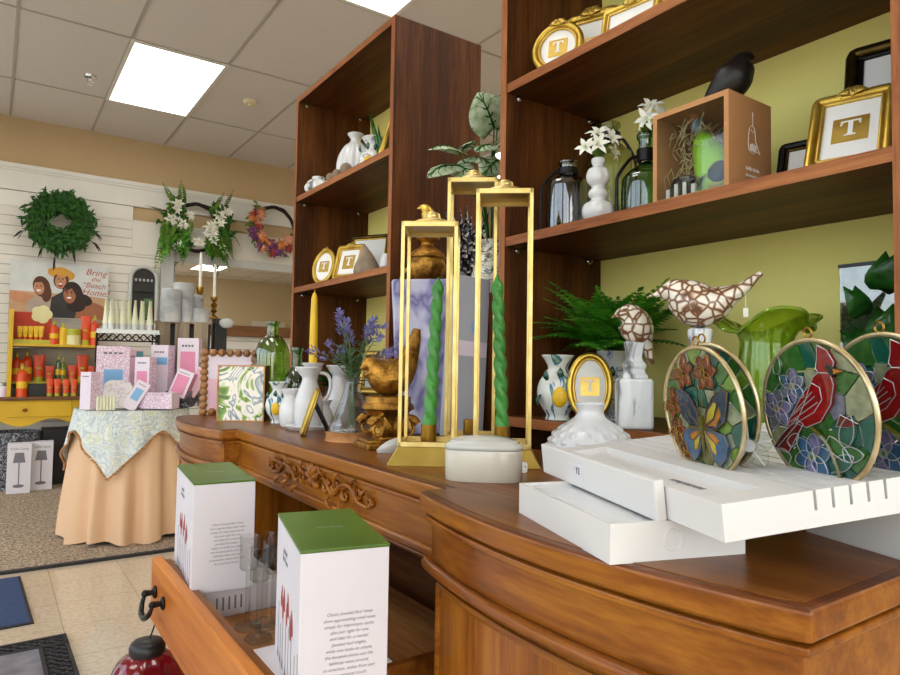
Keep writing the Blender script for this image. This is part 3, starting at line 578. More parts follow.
# ------------------------------------------------------------------ top shelf, near bookcase
p = on_x(556, 60, .975); S3 = SZ[2]
picture_frame('round gold frame with letter T at the left end of the top shelf', .118, .128, (p.x, p.y, S3), R(-62), .22, True, .015)
p = on_x(588, 40, 1.05); picture_frame('tall ornate gold frame tucked behind the landscape frame on the top shelf', .125, .17, (p.x, p.y, S3), R(-68), .2, False, .02, pic='T', tsize=.3)
p = on_x(629, 30, .97); picture_frame('low landscape gold frame at the edge of the top shelf', .125, .073, (p.x, p.y, S3), R(-80), .2, False, .012, pic=None)
p = on_x(662, 10, 1.03); picture_frame('dull gold frame at the right of the top shelf, only its corner showing', .09, .085, (p.x, p.y, S3), R(-80), .25, False, .014, 'dark_gold', pic=None)
# ------------------------------------------------------------------ middle shelf, near bookcase
S2 = SZ[1]
def at_x(px, x, z=None): p = on_x(px, 200, x); return (p.x, p.y, S2 if z is None else z)
bottle_thing('smoked_glass_bottle', 'squat smoky dark glass bottle with a wire handle on the middle shelf', at_x(568, 1.02), .047, .165, .018, .036, 'smoke_glass', 'black_iron', 1, 2.5)
bottle_thing('clear_glass_bottle', 'tall pale glass bottle with a dark neck band behind the white bubble vase', at_x(609, 1.13), .05, .268, .02, .05, 'amber_clear', 'black_iron', 1, -.55)
bottle_thing('green_glass_bottle', 'green glass bottle with a black neck band beside the bird box', at_x(646, 1.04), .047, .176, .0145, .07, 'emerald_glass', 'black_iron', 1, 2.6, shoulder=.35)
bubble = [(0, 0), (.018, 0), (.026, .004), (.0335, .02), (.031, .036), (.018, .046), (.016, .05), (.0215, .056), (.0215, .064), (.016, .07), (.015, .074), (.0225, .083), (.0255, .095), (.021, .108), (.013, .113), (.0125, .117), (.015, .122), (.0155, .128), (.0135, .131), (.011, .128)]
lathe_thing('bubble_vase', 'white bubbled ceramic bud vase holding lilies on the middle shelf', 'vase', at_x(598, .975), [(a*.86, b) for a, b in bubble], 'ceramic_white', 40, lambda t, r, z: r*(1+(.09*abs(math.cos(2.5*t)) if (z < .04 or z > .078) and r > .014 else 0)), n=3)
def lily_spray(label, base, tips, r, group=None):
    t = thing('lily_stem', label, 'flower', base); st = MB(); lf = MB()
    for k, (dx, dy, dz, ddx, ddy, ddz) in enumerate(tips):
        pts = smoothpath([(0, 0, -.03), (dx*.2, dy*.2, dz*.4), (dx, dy, dz)], 5); st.tube(pts, .0016, 5)
        f = MB(); lily(f, (dx, dy, dz), (ddx, ddy, ddz), r); f.build('flower', ['petal_white', 'petal_cream'], t, smooth=60)
        lf.leaf(pts[4], pts[4]+Vector((ddx, ddy, .6)).normalized()*.035, .011, Vector((ddx, ddy, 1)), .2)
    for k in range(6): a = k*1.1; lf.leaf((0, 0, .0), (.022*math.cos(a), .022*math.sin(a), .03), .01, bend=.2)
    st.build('stems', 'olive_leaf', t); lf.build('leaves', 'olive_leaf', t, smooth=60); return t
b_ = at_x(598, .975); r_ = Vector((.8, -.57, 0)); f_ = Vector((-.6, -.8, 0))
def camoff(x, d, z): q = r_*x+f_*d; return (q.x, q.y, z)
def camdir(x, d, z): q = r_*x+f_*d; return (q.x, q.y, z)
lily_spray('white lilies standing in the bubble vase', (b_[0], b_[1], S2+.125), [camoff(-.026, .01, .022)+camdir(-.5, 1, .4), camoff(.0, .004, .052)+camdir(-.2, .8, .8), camoff(.022, .01, .042)+camdir(.5, 1, .5), camoff(.026, .0, .02)+camdir(.9, .6, .1), camoff(-.006, .02, .026)+camdir(0, 1, .2)], .026)
b_ = at_x(646, 1.04); lily_spray('white lilies standing in the green glass bottle', (b_[0], b_[1], S2+.155), [camoff(.008, .0, .072)+camdir(-.2, .8, .7), camoff(.03, .0, .06)+camdir(.8, .6, .4), camoff(.0, .01, .045)+camdir(-.7, .9, .2), camoff(.02, .012, .05)+camdir(.3, 1, .3)], .028)
# cardboard box with a felt bird behind its window
bx0, bx1, by0, by1, bz0, bz1 = .948, 1.072, .600, .746, S2, S2+.163
t = thing('gift_box', 'brown cardboard gift box with a clear window showing a green bird', 'box', (bx0, by0, bz0)); W, H_, D_ = by1-by0, bz1-bz0, bx1-bx0
c = MB().box(0, D_, 0, .002, 0, H_).box(0, D_, W-.002, W, 0, H_).box(0, D_, .002, W-.002, 0, .002).box(0, D_, .002, W-.002, H_-.002, H_).box(D_-.002, D_, .002, W-.002, .002, H_-.002)
c.box(0, .0015, .002, .008, .002, H_-.002).box(0, .0015, W-.008, W-.002, .002, H_-.002).box(0, .0015, .008, W-.008, .002, .009).box(0, .0015, .008, W-.008, H_-.009, H_-.002)
c.build('carton', 'kraft', t, smooth=0); MB().box(.0016, .002, .006, W-.006, .006, H_-.006).build('window_film', 'pane', t, smooth=0)
s = MB(); rn = random.Random(3)
for i in range(520):
    y = rn.uniform(.01, W-.012); z = .004+abs(rn.gauss(0, .045)) if y < W*.4 else .004+abs(rn.gauss(0, .085)); x = rn.uniform(.02, D_-.01); z = min(z, H_-.04); a = rn.uniform(0, PI); e = rn.uniform(-.6, .9); L = rn.uniform(.02, .045)
    d = Vector((math.cos(a)*.5, math.cos(a), e)).normalized()*L; q = Vector((x, y, z)); m1 = q+d*.5+Vector((0, 0, .006)); e1 = q+d
    cl = lambda v: Vector((min(max(v.x, .006), D_-.004), min(max(v.y, .004), W-.004), min(max(v.z, .003), H_-.004)))
    s.tube([cl(q), cl(m1), cl(e1)], .001, 3)
o = s.build('straw', 'straw', t, smooth=0); o['kind'] = 'stuff'
# printed sketch of a bird on the side of the carton
k = MB(); X_ = Matrix.Translation((D_*.55, -.0004, H_*.55)) @ rotm(PI/2, 'X'); k.xf = X_
k.tube([(x, y, 0) for x, y in ((0, .05), (0, .028))], .0005, 4)
k.tube([(x*.75, y*.75, 0) for x, y in [(p_.x, p_.y) for p_ in smoothpath([(0, .036, 0), (-.012, .03, 0), (-.017, .008, 0), (-.016, -.016, 0), (0, -.024, 0), (.018, -.018, 0), (.028, -.022, 0), (.012, .002, 0), (.008, .026, 0)], 5, True)]], .0006, 4, closed=True)
for i in range(6): k.tube([(-.009+.0035*i, -.015, 0), (-.007+.0035*i, -.002-.001*abs(i-2), 0)], .0007, 4)
k.tube([(-.006, .021, 0), (.0, .016, 0), (.006, .02, 0)], .0005, 4)
k.build('printed_bird_sketch', 'white_paper', t)
for txt, dz, sz in (('hello birdie', .27, .0085), ('felted bird friend', .2, .006)): text_mesh(txt, sz, 'printed_words', 'white_paper', t, X_ @ Matrix.Translation((0, -H_*(.55-dz), 0)))
g_ = thing('toy_bird', 'bright green toy bird with black and white striped tail inside the gift box', 'toy bird', (bx0+.05, by0+.071, bz0+.0025), R(-90))
# local x runs towards -y of the room: the head hangs to the photo's right
k = MB(); bird_shape(k, [(-.012, .098, .002), (-.008, .088, .012), (0, .068, .02), (.012, .045, .028), (.02, .028, .027), (.006, .014, .018), (-.02, .006, .008)], sy=.95); k.build('body', 'bird_green', g_, smooth=70); g_.scale = (1.28,)*3
k = MB()
for i in range(7): k.box(-.044+.0066*i, -.0385+.0066*i, -.03, -.026, .004, .026-.0012*abs(i-3)**1.5, i % 2)
k.build('tail_feathers', ['petal_white', 'sg_black'], g_, smooth=0)
k = MB(); k.ell((-.021, -.024, .027), (.02, .006, .009), u=14, v=8); k.build('dark_tail_band', 'sg_black', g_)
k = MB(); k.ell((.03, -.02, .03), (.016, .011, .014), u=16, v=10); k.build('blue_wing', 'bird_dark', g_)
MB().ell((-.014, -.002, .106), (.009, .009, .011), u=14, v=8).build('blue_head', 'bird_blue', g_); MB().ell((-.018, -.002, .119), (.007, .007, .008), u=12, v=8).tube([(-.02, -.002, .122), (-.012, -.004, .132)], [.004, .0015], 6).build('pink_crown', 'kraft', g_)
MB().tube([(.015, -.02, .016), (.035, -.024, .012), (.044, -.02, .016)], .0035, 7).build('leg', 'yellow_green', g_)
# black bird on the box
o = MB(); bird_shape(o, [(-.042, .004, .004), (-.03, .012, .015), (-.012, .024, .027), (.004, .040, .031), (.014, .055, .025), (.020, .067, .018), (.028, .072, .011), (.037, .070, .002)], sy=1.0)
o = o.build('blackbird_figurine', 'black_bird', loc=(1.0, .629, bz1-.0015), rot=face_cam((1.0, .629)), smooth=70); tag(o, 'small near-black bird figurine perched on top of the cardboard bird box', 'figurine')
p = on_x(803, 165, 1.07); picture_frame('small dark green and black frame leaning on the middle shelf', .09, .1, (p.x, p.y, S2), R(-80), .3, False, .013, 'black_iron', 'dark_gold', None, False)
p = on_x(846, 160, .985); picture_frame('large gold frame with letter T leaning at the right end of the middle shelf', .112, .148, (p.x, p.y, S2), R(-76), .48, False, .015, tsize=.42)
p = on_x(886, 90, 1.1); picture_frame('black and gold frame behind the large gold T frame', .13, .25, (p.x, p.y, S2), R(-78), .25, False, .02, 'dark_gold', 'black_iron', None, False)
# ------------------------------------------------------------------ lower shelf of the near bookcase
S1 = SZ[0]
lemonvase = [(0, 0), (.02, 0), (.022, .003), (.021, .01), (.033, .03), (.037, .05), (.032, .07), (.02, .086), (.018, .094), (.024, .106), (.029, .113), (.0285, .115), (.025, .113), (.016, .095)]
def lemon_vase(label, loc, rz, sc=1.0, m='leafy_ceramic'):
    t = thing('lemon_vase', label, 'vase', loc, rz)
    MB().lathe(prof([(r*sc, z*sc) for r, z in lemonvase], 3), 36).build('vase_body', m, t)
    MB().ell((0, -.034*sc, .042*sc), (.013*sc, .006*sc, .018*sc), u=16, v=10).build('lemon', 'candle_yellow', t)
    lf = MB()
    for a, z in ((-.6, .07), (.5, .072), (.9, .05), (-1, .045), (.0, .075)):
        r0 = .0375*sc; q = Vector((math.sin(a)*r0, -math.cos(a)*r0, z*sc)); lf.leaf(q, q+Vector((math.sin(a)*.004*sc, 0, (.018 if z > .06 else -.022)*sc)), .012*sc, Vector((math.sin(a), -math.cos(a), 0)), .15)
    lf.build('painted_leaves', 'sg_teal', t, solid=.0008); return t
p = on_z(558, 418, S1); q = (.962, .995); lemon_vase('painted lemon vase with leaf pattern beside the oval T frame', (q[0], q[1], S1), face_cam(q)+.1, 1.16)
q = on_x(614, 380, 1.07); lemon_vase('blue and white lemon vase holding the fern', (q.x, q.y, S1), face_cam(q)-.6, 1.25, 'blue_white')
fern_plant('fern', 'bushy green fern spreading over the lower shelf of the near bookcase', (q.x, q.y, S1+.145), .185, 60, .044, 'fern', 5, 1.5)
q = on_z(590, 413, S1); q = on_x(590, 400, .975); picture_frame('oval gold frame with letter T behind the white hobnail vase', .092, .138, (q.x, q.y, S1+.0), face_cam(q), .12, True, .012, tsize=.4, crest=False)
# bird on a pedestal
def at_cam(px, x, z): p = on_x(px, 400, x); return (p.x, p.y, z)
q = at_cam(634, .955, S1); t = thing('bird_statuette', 'white crackled bird facing left on a tall square pedestal beside the fern', 'statuette', q, face_cam(q)+.12)
MB().cbox((0, 0, .045), (.062, .062, .09)).build('pedestal_block', 'distress', t, smooth=0, bevel=.006)
MB().lathe([(0, .09), (.031, .09), (.03, .097), (.025, .1), (.024, .107), (.028, .112), (.026, .117), (.02, .122), (.018, .128), (.021, .145), (.024, .152), (.022, .157), (0, .157)], 4, ang=(PI/4, 2*PI+PI/4)).build('pedestal_column', 'distress', t, smooth=20, bevel=.002)
o = MB(); bird_shape(o, [(-.040, .200, .0005), (-.033, .203, .004), (-.025, .206, .0115), (-.012, .204, .023), (-.003, .194, .029), (.004, .182, .030), (.011, .168, .026), (.02, .15, .013), (.027, .132, .008), (.031, .116, .005)], sy=1.0); o.build('bird', 'crackle', t, smooth=70)
q = Vector((.94, .66, 0)); q = on_x(700, 340, .93); t = thing('bird_statuette', 'large white and brown crackled bird with raised tail on a low pedestal', 'statuette', (q.x, q.y, S1), face_cam(q)-.05)
MB().lathe(prof([(0, 0), (.036, 0), (.036, .01), (.026, .02), (.022, .06), (.026, .1), (.03, .12), (.026, .13), (.018, .136), (.017, .15), (.018, .172), (0, .174)], 3), 24).build('pedestal', 'distress', t)
o = MB(); K = 1.0
bird_shape(o, [(x*K, z, r*K) for x, z, r in [(-.080, .2275, .0005), (-.069, .2295, .0035), (-.057, .2325, .0105), (-.042, .233, .022), (-.025, .224, .031), (-.003, .212, .037), (.02, .213, .031), (.040, .223, .019), (.060, .234, .011), (.078, .249, .007), (.089, .259, .004)]], sy=.9); o.build('bird', 'crackle', t, smooth=70)
MB().tube([(.066, -.004, .235), (.067, -.008, .205)], .0006, 4).cbox((.067, -.008, .197), (.007, .001, .014)).build('hang_tag', 'white_paper', t)
# lime ruffled vase
q = on_x(767, 400, 1.0); t = thing('ruffled_vase', 'lime green glass vase with a wide ruffled rim behind the suncatchers', 'vase', (q.x, q.y, S1))
def ruff(u, v):
    a = 2*PI*u; 
    k = max(0, (v-.72)/.28); r = .03+.008*math.sin(v*PI*1.1)*1.2+.05*k**1.6; r *= 1+.05*math.cos(12*a)*(.4+.6*v)
    r *= 1+.22*k*math.cos(3*a+.6); z = .205*v**.95 + .016*k*math.sin(3*a+2.4)-.028*k**3*.8
    return Vector((r*math.cos(a), r*math.sin(a), z))
g_ = MB().grid(ruff, 96, 30, wrap=True); g_.lathe([(0, .004), (.03, .004), (.033, 0), (.0, 0)], 30); g_.build('vase_body', 'lime_glass', t, smooth=70, solid=.003)
rp = [ruff(i/96, 1) for i in range(96)]; MB().tube(rp, .003, 8, closed=True).build('ruffled_rim', 'lime_glass', t)
# glass panel and glossy leaf ornament at the right end
q0 = on_x(840, 300, 1.19); q1 = on_x(893, 300, 1.19); zt_ = on_x(838, 265, 1.19).z
t = thing('glass_picture', 'pale frameless glass picture with a dark top edge against the lime back panel', 'picture', (1.19, q0.y, S1)); w_ = q0.y-.362
MB().box(0, .006, -w_, 0, 0, zt_-S1-.006).build('glass_panel', 'print_glass', t, smooth=0); MB().box(.006, .012, -w_, 0, 0, zt_-S1-.006).build('printed_sheet', 'lace', t, smooth=0); MB().box(-.002, .013, -w_-.002, .002, zt_-S1-.006, zt_-S1).build('top_rail', 'black_metal', t, smooth=0)
q = on_x(884, 320, 1.06); t = thing('glossy_plant', 'glossy dark green leaf ornament beside the right-hand bookcase post', 'plant', (q.x, q.y, S1)); t.rotation_euler[2] = face_cam(q)
lf = MB(); rn = random.Random(12)
for (dx, dz, L, a, w) in ((-.004, .165, .055, .1, .05), (-.03, .14, .045, -.4, .038), (.01, .12, .06, .5, .05), (-.02, .09, .06, -.5, .05), (.0, .07, .06, .1, .055), (-.035, .06, .06, -.9, .045), (.02, .16, .04, .7, .035), (.0, .11, .06, -.1, .055), (-.02, .04, .05, -.6, .05), (.015, .05, .06, .6, .05)):
    for jj in range(2):
        L *= 1.25 if jj == 0 else 1; b0 = Vector((dx*.9, rn.uniform(-.012, .016), dz*1.5-.02)); lf.leaf(b0, b0+Vector((math.sin(a)*L, -.022+rn.uniform(-.012, .03), math.cos(a)*L*.8)), w*.85, Vector((0, -1, .3)), .22, 0, 6, .6); a += .25
lf.build('leaves', 'deep_leaf', t, smooth=60, solid=.0015)
MB().tube([(0, 0, .0), (-.004, 0, .08), (0, 0, .16)], .003, 6).tube([(-.05, -.01, .03), (-.04, -.01, .08), (-.028, -.01, .12)], .0016, 6).build('stem', 'deep_leaf', t)
MB().lathe(prof([(0, 0), (.03, 0), (.036, .02), (.034, .035), (.03, .036), (0, .034)], 3), 24).build('pot', 'black_metal', t)
# ------------------------------------------------------------------ on the dresser, right end
U = Vector((.372, .928, 0)).normalized(); 
# low white tray box under the display rack
A = on_z(610, 565, DT); Bf = on_z(519, 513, DT); Cf = on_z(744, 554, DT)
ua = (Bf-A); La = ua.length; ua.normalize(); wa = Vector((ua.y, -ua.x, 0)); Lb = (Cf-A).dot(wa)
t = thing('tray_box', 'low white open box lying under the white display rack', 'box', (A.x, A.y, DT), math.atan2(wa.y, wa.x)); TH = .034; lw = .004
m = MB().box(0, Lb, 0, La, 0, .003).box(0, Lb, 0, lw, .003, TH).box(0, Lb, La-lw, La, .003, TH).box(0, lw, lw, La-lw, .003, TH).box(Lb-lw, Lb, lw, La-lw, .003, TH)
m.build('box_walls', 'rack_white', t, smooth=0); MB().box(lw, Lb-lw, lw, La-lw, TH-.006, TH-.003).build('glossy_insert', 'ceramic_white', t, smooth=0)
MB().lathe([(.0085, -.0008), (.0095, .0008), (.0105, -.0008)], 24, closed=True, c=(0, 0, 0)).build('round_emblem', 'white_trim', t).matrix_local = Matrix.Translation((Lb*.45, 0, TH*.52)) @ rotm(PI/2, 'X')
# display rack: slab tilted up to the right
P0 = on_z(725, 543, DT+.035); tilt = R(6); W3 = Vector((U.y, -U.x, 0)); W3 = (W3*math.cos(tilt)+Vector((0, 0, math.sin(tilt)))).normalized(); N3 = W3.cross(U).normalized()
RM = Matrix(((W3.x, U.x, N3.x, P0.x), (W3.y, U.y, N3.y, P0.y), (W3.z, U.z, N3.z, P0.z), (0, 0, 0, 1)))
t = thing('display_rack', 'white slotted display rack holding four round glass suncatchers', 'display rack'); t.matrix_world = RM
RL, RW, RT = .335, .40, .029
slots = [.083+.0168*i for i in range(18)]; sl = .0028; m = MB(); m.box(0, RW, 0, RL, 0, RT-.016)
m.box(0, .012, 0, RL, RT-.016, RT); m.box(.012, .056, 0, .03, RT-.016, RT); m.box(.012, .056, RL-.03, RL, RT-.016, RT); m.box(.012, .056, .03, RL-.03, RT-.016, RT-.007); x = .056
for s_ in slots: m.box(x, s_-sl/2, 0, RL, RT-.016, RT); x = s_+sl/2
m.box(x, RW, 0, RL, RT-.016, RT); m.build('slotted_slab', 'rack_white', t, smooth=0)
text_mesh('suncatchers', .011, 'raised_lettering', 'ink_grey', t, Matrix.Translation((.034, .1, RT-.0067)) @ rotm(PI/2, 'Z'), .0002, .2)
b = MB().box(-.011, -.001, .078, .352, -.001, RT+.006).build('sign_board', 'rack_white', t, smooth=0, bevel=.0015)
s = MB().box(-.0118, -.011, .228, .251, .008, .027).build('price_sticker', 'carton_white', t, smooth=0)
text_mesh('12', .011, 'price_digits', 'ink', t, Matrix.Translation((-.0122, .2395, .018)) @ rotm(-PI/2, 'Z') @ rotm(PI/2, 'X'), .0001)
# white riser block under the far side of the rack
q0 = on_z(805, 532, DT); q1 = on_z(900, 561, DT); d_ = (q1-q0).normalized(); 
t = MB().box(0, .3, 0, .10, 0, .052).build('riser_block', 'rack_white', loc=(q0.x, q0.y, DT), rot=math.atan2(d_.y, d_.x), smooth=0, bevel=.002); tag(t, 'white block propping up the far end of the display rack', 'riser')
# suncatchers standing in the slots
def petalpoly(c, a, L, w, n=9, k=.8):
    out = []
    for i in range(n+1): t = i/n; out.append((t*L, w/2*max(0, math.sin(PI*t**k))**.62))
    for i in range(n, -1, -1): t = i/n; out.append((t*L, -w/2*max(0, math.sin(PI*t**k))**.62))
    out = out[1:-1]; ca, sa = math.cos(a), math.sin(a); return [(c[0]+x*ca-y*sa, c[1]+x*sa+y*ca) for x, y in out]
def inside(c, r=.9): return math.hypot(*c) < r
def art(t, name, items, mats, rad, y0, dy):
    mb = MB(); mb.xf = rotm(PI/2, 'X')
    for k, (poly, mi) in enumerate(items): mb.prism([(x*rad, y*rad) for x, y in poly], .0011, -y0+.00006*(k % 7), mi)
    return mb.build(name, mats, t, smooth=0, bevel=.0006, seg=2)
def suncatcher(label, group_items, rad):
    t = thing('suncatcher', label, 'suncatcher')
    MB().tube([(rad*math.cos(a), 0, rad*math.sin(a)) for a in [2*PI*i/64 for i in range(64)]], .0023, 10, closed=True).build('brass_ring', 'champagne', t)
    MB().tube([(.0045*math.cos(a), 0, rad+.006+.0045*math.sin(a)) for a in [2*PI*i/20 for i in range(20)]], .001, 6, closed=True).build('hanging_loop', 'brass', t)
    return t
def glassfield(t, rad, cols, n, seed, name='glass_panes'):
    """leaded background: irregular panes in a disc"""
    rn = random.Random(seed); pts = []
    while len(pts) < n:
        q = (rn.uniform(-1, 1), rn.uniform(-1, 1))
        if math.hypot(*q) < .97 and all(math.hypot(q[0]-z[0], q[1]-z[1]) > 1.25/math.sqrt(n) for z in pts): pts.append(q)
        elif rn.random() < .02: pts.append(q) if math.hypot(*q) < .9 else None
    items = []
    for i, q in enumerate(pts):
        poly = [(x, y) for x, y in circ(28, .965)]
        for j, z in enumerate(pts):
            if i == j: continue
            mx_, my_ = (q[0]+z[0])/2, (q[1]+z[1])/2; nx, ny = z[0]-q[0], z[1]-q[1]; L = math.hypot(nx, ny); nx /= L; ny /= L; off = nx*mx_+ny*my_-.012
            new = []
            for a in range(len(poly)):
                A_, B_ = poly[a], poly[(a+1) % len(poly)]; da = nx*A_[0]+ny*A_[1]-off; db = nx*B_[0]+ny*B_[1]-off
                if da <= 0: new.append(A_)
                if (da < 0 < db) or (db < 0 < da): s_ = da/(da-db); new.append((A_[0]+(B_[0]-A_[0])*s_, A_[1]+(B_[1]-A_[1])*s_))
            poly = new
            if len(poly) < 3: break
        if len(poly) >= 3: items.append((poly, rn.randrange(len(cols))))
    mb = MB(); mb.xf = rotm(PI/2, 'X')
    for poly, mi in items: mb.prism([(x*rad, y*rad) for x, y in poly], -.0012, .0012, mi)
    mb.build(name, cols, t, smooth=0)
    return t
def leads(t, lines, rad, y, m='brass', r=.0009):
    mb = MB()
    for L in lines: mb.tube([(x*rad, y, z*rad) for x, z in L], r, 5)
    mb.build('lead_lines', m, t)
def outl(poly): return poly+[poly[0]]
SR = .064
def flower(t, c, L, w, n, cols, core, a0=0, name='flower'):
    its = [(petalpoly(c, a0+2*PI*k/n, L, w), k % (len(cols)-1)) for k in range(n)]+[(circ(12, L*.2, cx=c[0], cy=c[1]), len(cols)-1)]
    its = [(p_, m_) for p_, m_ in its if all(math.hypot(*q) < .985 for q in p_)]
    art(t, name, its, cols, SR, -.0028, .0026); return [outl(p_) for p_, _ in its]
def butterfly_catcher(label):
    t = suncatcher(label, None, SR); glassfield(t, SR, ['sg_green', 'sg_clear', 'sg_lime', 'sg_olive', 'sg_teal', 'sg_clear'], 38, 4)
    L = []
    for c, s_, a in (((-.38, .62), .3, .3), ((.22, .62), .3, .1), ((-.74, .1), .27, .5), ((-.66, -.36), .24, .2), ((-.5, -.72), .22, 0)):
        L += flower(t, c, s_, s_*.62, 6, ['sg_rust', 'sg_rust', 'sg_dark_red', 'sg_rust', 'sg_black'], 0, a)
    its = []; c0 = (.1, -.24)
    for s_ in (1, -1):
        ax = lambda x, y: (c0[0]+s_*x*1.1, c0[1]+y*1.1)
        up = [ax(.03, .02), ax(.1, .25), ax(.28, .45), ax(.5, .56), ax(.6, .52), ax(.56, .35), ax(.48, .12), ax(.3, .0)]
        lo = [ax(.03, -.02), ax(.28, -.02), ax(.46, -.06), ax(.52, -.2), ax(.44, -.38), ax(.3, -.5), ax(.18, -.42), ax(.06, -.2)]
        its += [(up, 0), (lo, 1)]
        its += [([ax(.06, .05), ax(.14, .24), ax(.28, .38), ax(.36, .36), ax(.26, .16)], 2), ([ax(.1, .04), ax(.28, .14), ax(.4, .33), ax(.42, .2), ax(.3, .05)], 3), ([ax(.06, -.05), ax(.24, -.06), ax(.34, -.14), ax(.28, -.2)], 3), ([ax(.06, -.08), ax(.24, -.2), ax(.26, -.34), ax(.16, -.3)], 2)]
    art(t, 'butterfly_wings', its, ['sg_navy', 'sg_blue', 'sg_yellow', 'sg_orange'], SR, -.0046, .003)
    L += [outl(p_) for p_, _ in its]
    mb = MB(); mb.tube([(c0[0]*SR, -.006, (c0[1]+.2)*SR), (c0[0]*SR, -.006, (c0[1]-.42)*SR)], [.0024, .0012], 8)
    for s_ in (-1, 1): mb.tube([(c0[0]*SR, -.006, (c0[1]+.2)*SR), ((c0[0]+s_*.1)*SR, -.006, (c0[1]+.46)*SR)], .0007, 5)
    mb.build('butterfly_body', 'sg_olive', t); leads(t, L, SR, -.0048, 'brass', .0004); return t
def cardinal_catcher(label, cols=None):
    t = suncatcher(label, None, SR); glassfield(t, SR, ['sg_teal', 'sg_teal', 'sg_green', 'sg_clear', 'sg_green', 'sg_grey'], 30, 9)
    L = []
    for c, s_, a, cs in (((-.66, .02), .3, .2, ['sg_lilac', 'sg_grey', 'sg_lilac', 'sg_orange']), ((-.32, .36), .26, .5, ['sg_grey', 'sg_lilac', 'sg_blue', 'sg_yellow']), ((-.06, -.6), .34, .3, ['sg_blue', 'sg_lilac', 'sg_blue', 'sg_lime'])):
        L += flower(t, c, s_, s_*.66, 6, cs, 0, a)
    gl = [(petalpoly(c, a, l, w), i % 2) for i, (c, a, l, w) in enumerate([((.2, -.3), -.6, .5, .2), ((.5, -.4), 1.2, .45, .22), ((.45, -.5), .1, .36, .2), ((.3, -.7), .5, .4, .2), ((-.45, -.72), 2.6, .3, .16), ((-.5, -.5), .7, .3, .14), ((-.6, .5), 1.4, .3, .14)])]
    gl = [(p_, m_) for p_, m_ in gl if all(math.hypot(*q) < .98 for q in p_)]
    art(t, 'leaf_panes', gl, ['sg_green', 'sg_teal'], SR, -.0026, .0024); L += [outl(p_) for p_, _ in gl]
    red = [([(.22, .93), (.38, .86), (.48, .7), (.42, .56), (.2, .56), (.16, .62), (.2, .75)], 0),                       # crest and head
           ([(.2, .56), (.4, .55), (.44, .4), (.36, .14), (.16, -.1), (-.1, -.2), (-.3, -.16), (-.12, .1), (.02, .36), (.1, .5)], 1),
           ([(.06, .42), (.2, .36), (.22, .2), (.06, .02), (-.3, -.16), (-.5, -.22), (-.28, .06), (-.1, .28)], 0),
           ([(-.28, -.1), (-.16, -.16), (-.5, -.6), (-.8, -.56), (-.62, -.36)], 2), ([(.5, .02), (.78, -.08), (.6, -.14), (.42, -.14)], 2)]
    red = [([(x if math.hypot(x, y) < .97 else x*.97/math.hypot(x, y), y if math.hypot(x, y) < .97 else y*.97/math.hypot(x, y)) for x, y in p_], m_) for p_, m_ in red]
    art(t, 'cardinal', red, ['sg_red', 'sg_red', 'sg_dark_red'], SR, -.0046, .003)
    art(t, 'face_mask', [([(.34, .68), (.44, .66), (.5, .58), (.44, .5), (.38, .56)], 0)], ['sg_black'], SR, -.0062, .0012); art(t, 'beak', [([(.46, .62), (.58, .58), (.47, .54)], 0)], ['sg_orange'], SR, -.0062, .0012)
    L += [outl(p_) for p_, _ in red]+[[(-.5, -.2), (.14, .16)], [(-.42, -.1), (.1, .24)], [(-.32, -.02), (.06, .3)], [(-.72, -.55), (-.22, -.12)]]
    leads(t, L, SR, -.0048, 'silver', .00042)
    mb = MB(); mb.tube(smoothpath([(-.02*SR, -.004, -.2*SR), (.2*SR, -.004, -.36*SR), (.34*SR, -.004, -.62*SR), (.4*SR, -.004, -.86*SR)], 5), .0022, 6); mb.build('twig', 'sg_olive', t); return t
def stand_in_slot(t, px, py, flip=1, dz=0, rad=SR, pick=None):
    """ring stands in the rack slot whose line passes nearest the seen contact point"""
    top = RM @ Vector((0, 0, RT)); c = RM.inverted() @ on_plane(px, py, top, N3)
    s_ = pick if pick is not None else min(slots, key=lambda v: abs(v-c.x)); c.y += .013; cz = RT-.012+rad
    Mx = RM @ Matrix.Translation((s_, c.y, cz+dz)) @ rotm(-PI/2, 'Z'); t.matrix_world = Mx; return s_, c.y
c1 = butterfly_catcher('round butterfly suncatcher of coloured glass, front one of the butterfly pair'); s1, y1 = stand_in_slot(c1, 707, 467)
c2 = dup(c1, (0, 0, 0), None, 'butterfly suncatcher standing half hidden behind the front butterfly disc'); stand_in_slot(c2, 712, 463, pick=s1+.0168*1, dz=.002); c2.matrix_world = c2.matrix_world @ rotm(R(9), 'Z')
c3 = cardinal_catcher('round red cardinal suncatcher of coloured glass, in front of its twin'); s3, y3 = stand_in_slot(c3, 838, 474)
c4 = dup(c3, (0, 0, 0), None, 'red cardinal suncatcher partly hidden behind its twin, beside the bookcase post'); stand_in_slot(c4, 900, 473)

# clear glass ornament between the coloured discs
t = thing('glass_flower', 'small clear glass flower ornament lying between the butterfly and cardinal discs', 'ornament'); m = MB()
m.xf = rotm(PI/2, 'X')
for k in range(5): m.prism(petalpoly((0, 0), PI/2+2*PI*k/5, .024, .02), -.002, .002)
m.build('petals', 'clear_glass', t, smooth=0, bevel=.0008); k = MB(); k.xf = rotm(PI/2, 'X'); k.prism(circ(16, .006), -.003, .003); k.build('centre', 'ceramic_white', t, smooth=0)
for a in range(5): m = MB(); m.tube([(.024*math.cos(PI/2+2*PI*a/5)*f, -.0022, .024*math.sin(PI/2+2*PI*a/5)*f) for f in (.25, .6, .95)], .0007, 5).build('etched_vein', 'ceramic_white', t)
top = RM @ Vector((0, 0, RT)); c = RM.inverted() @ on_plane(752, 467, top, N3); t.matrix_world = RM @ Matrix.Translation((c.x, c.y, RT+.0205)) @ rotm(-PI/2+.5, 'Z')
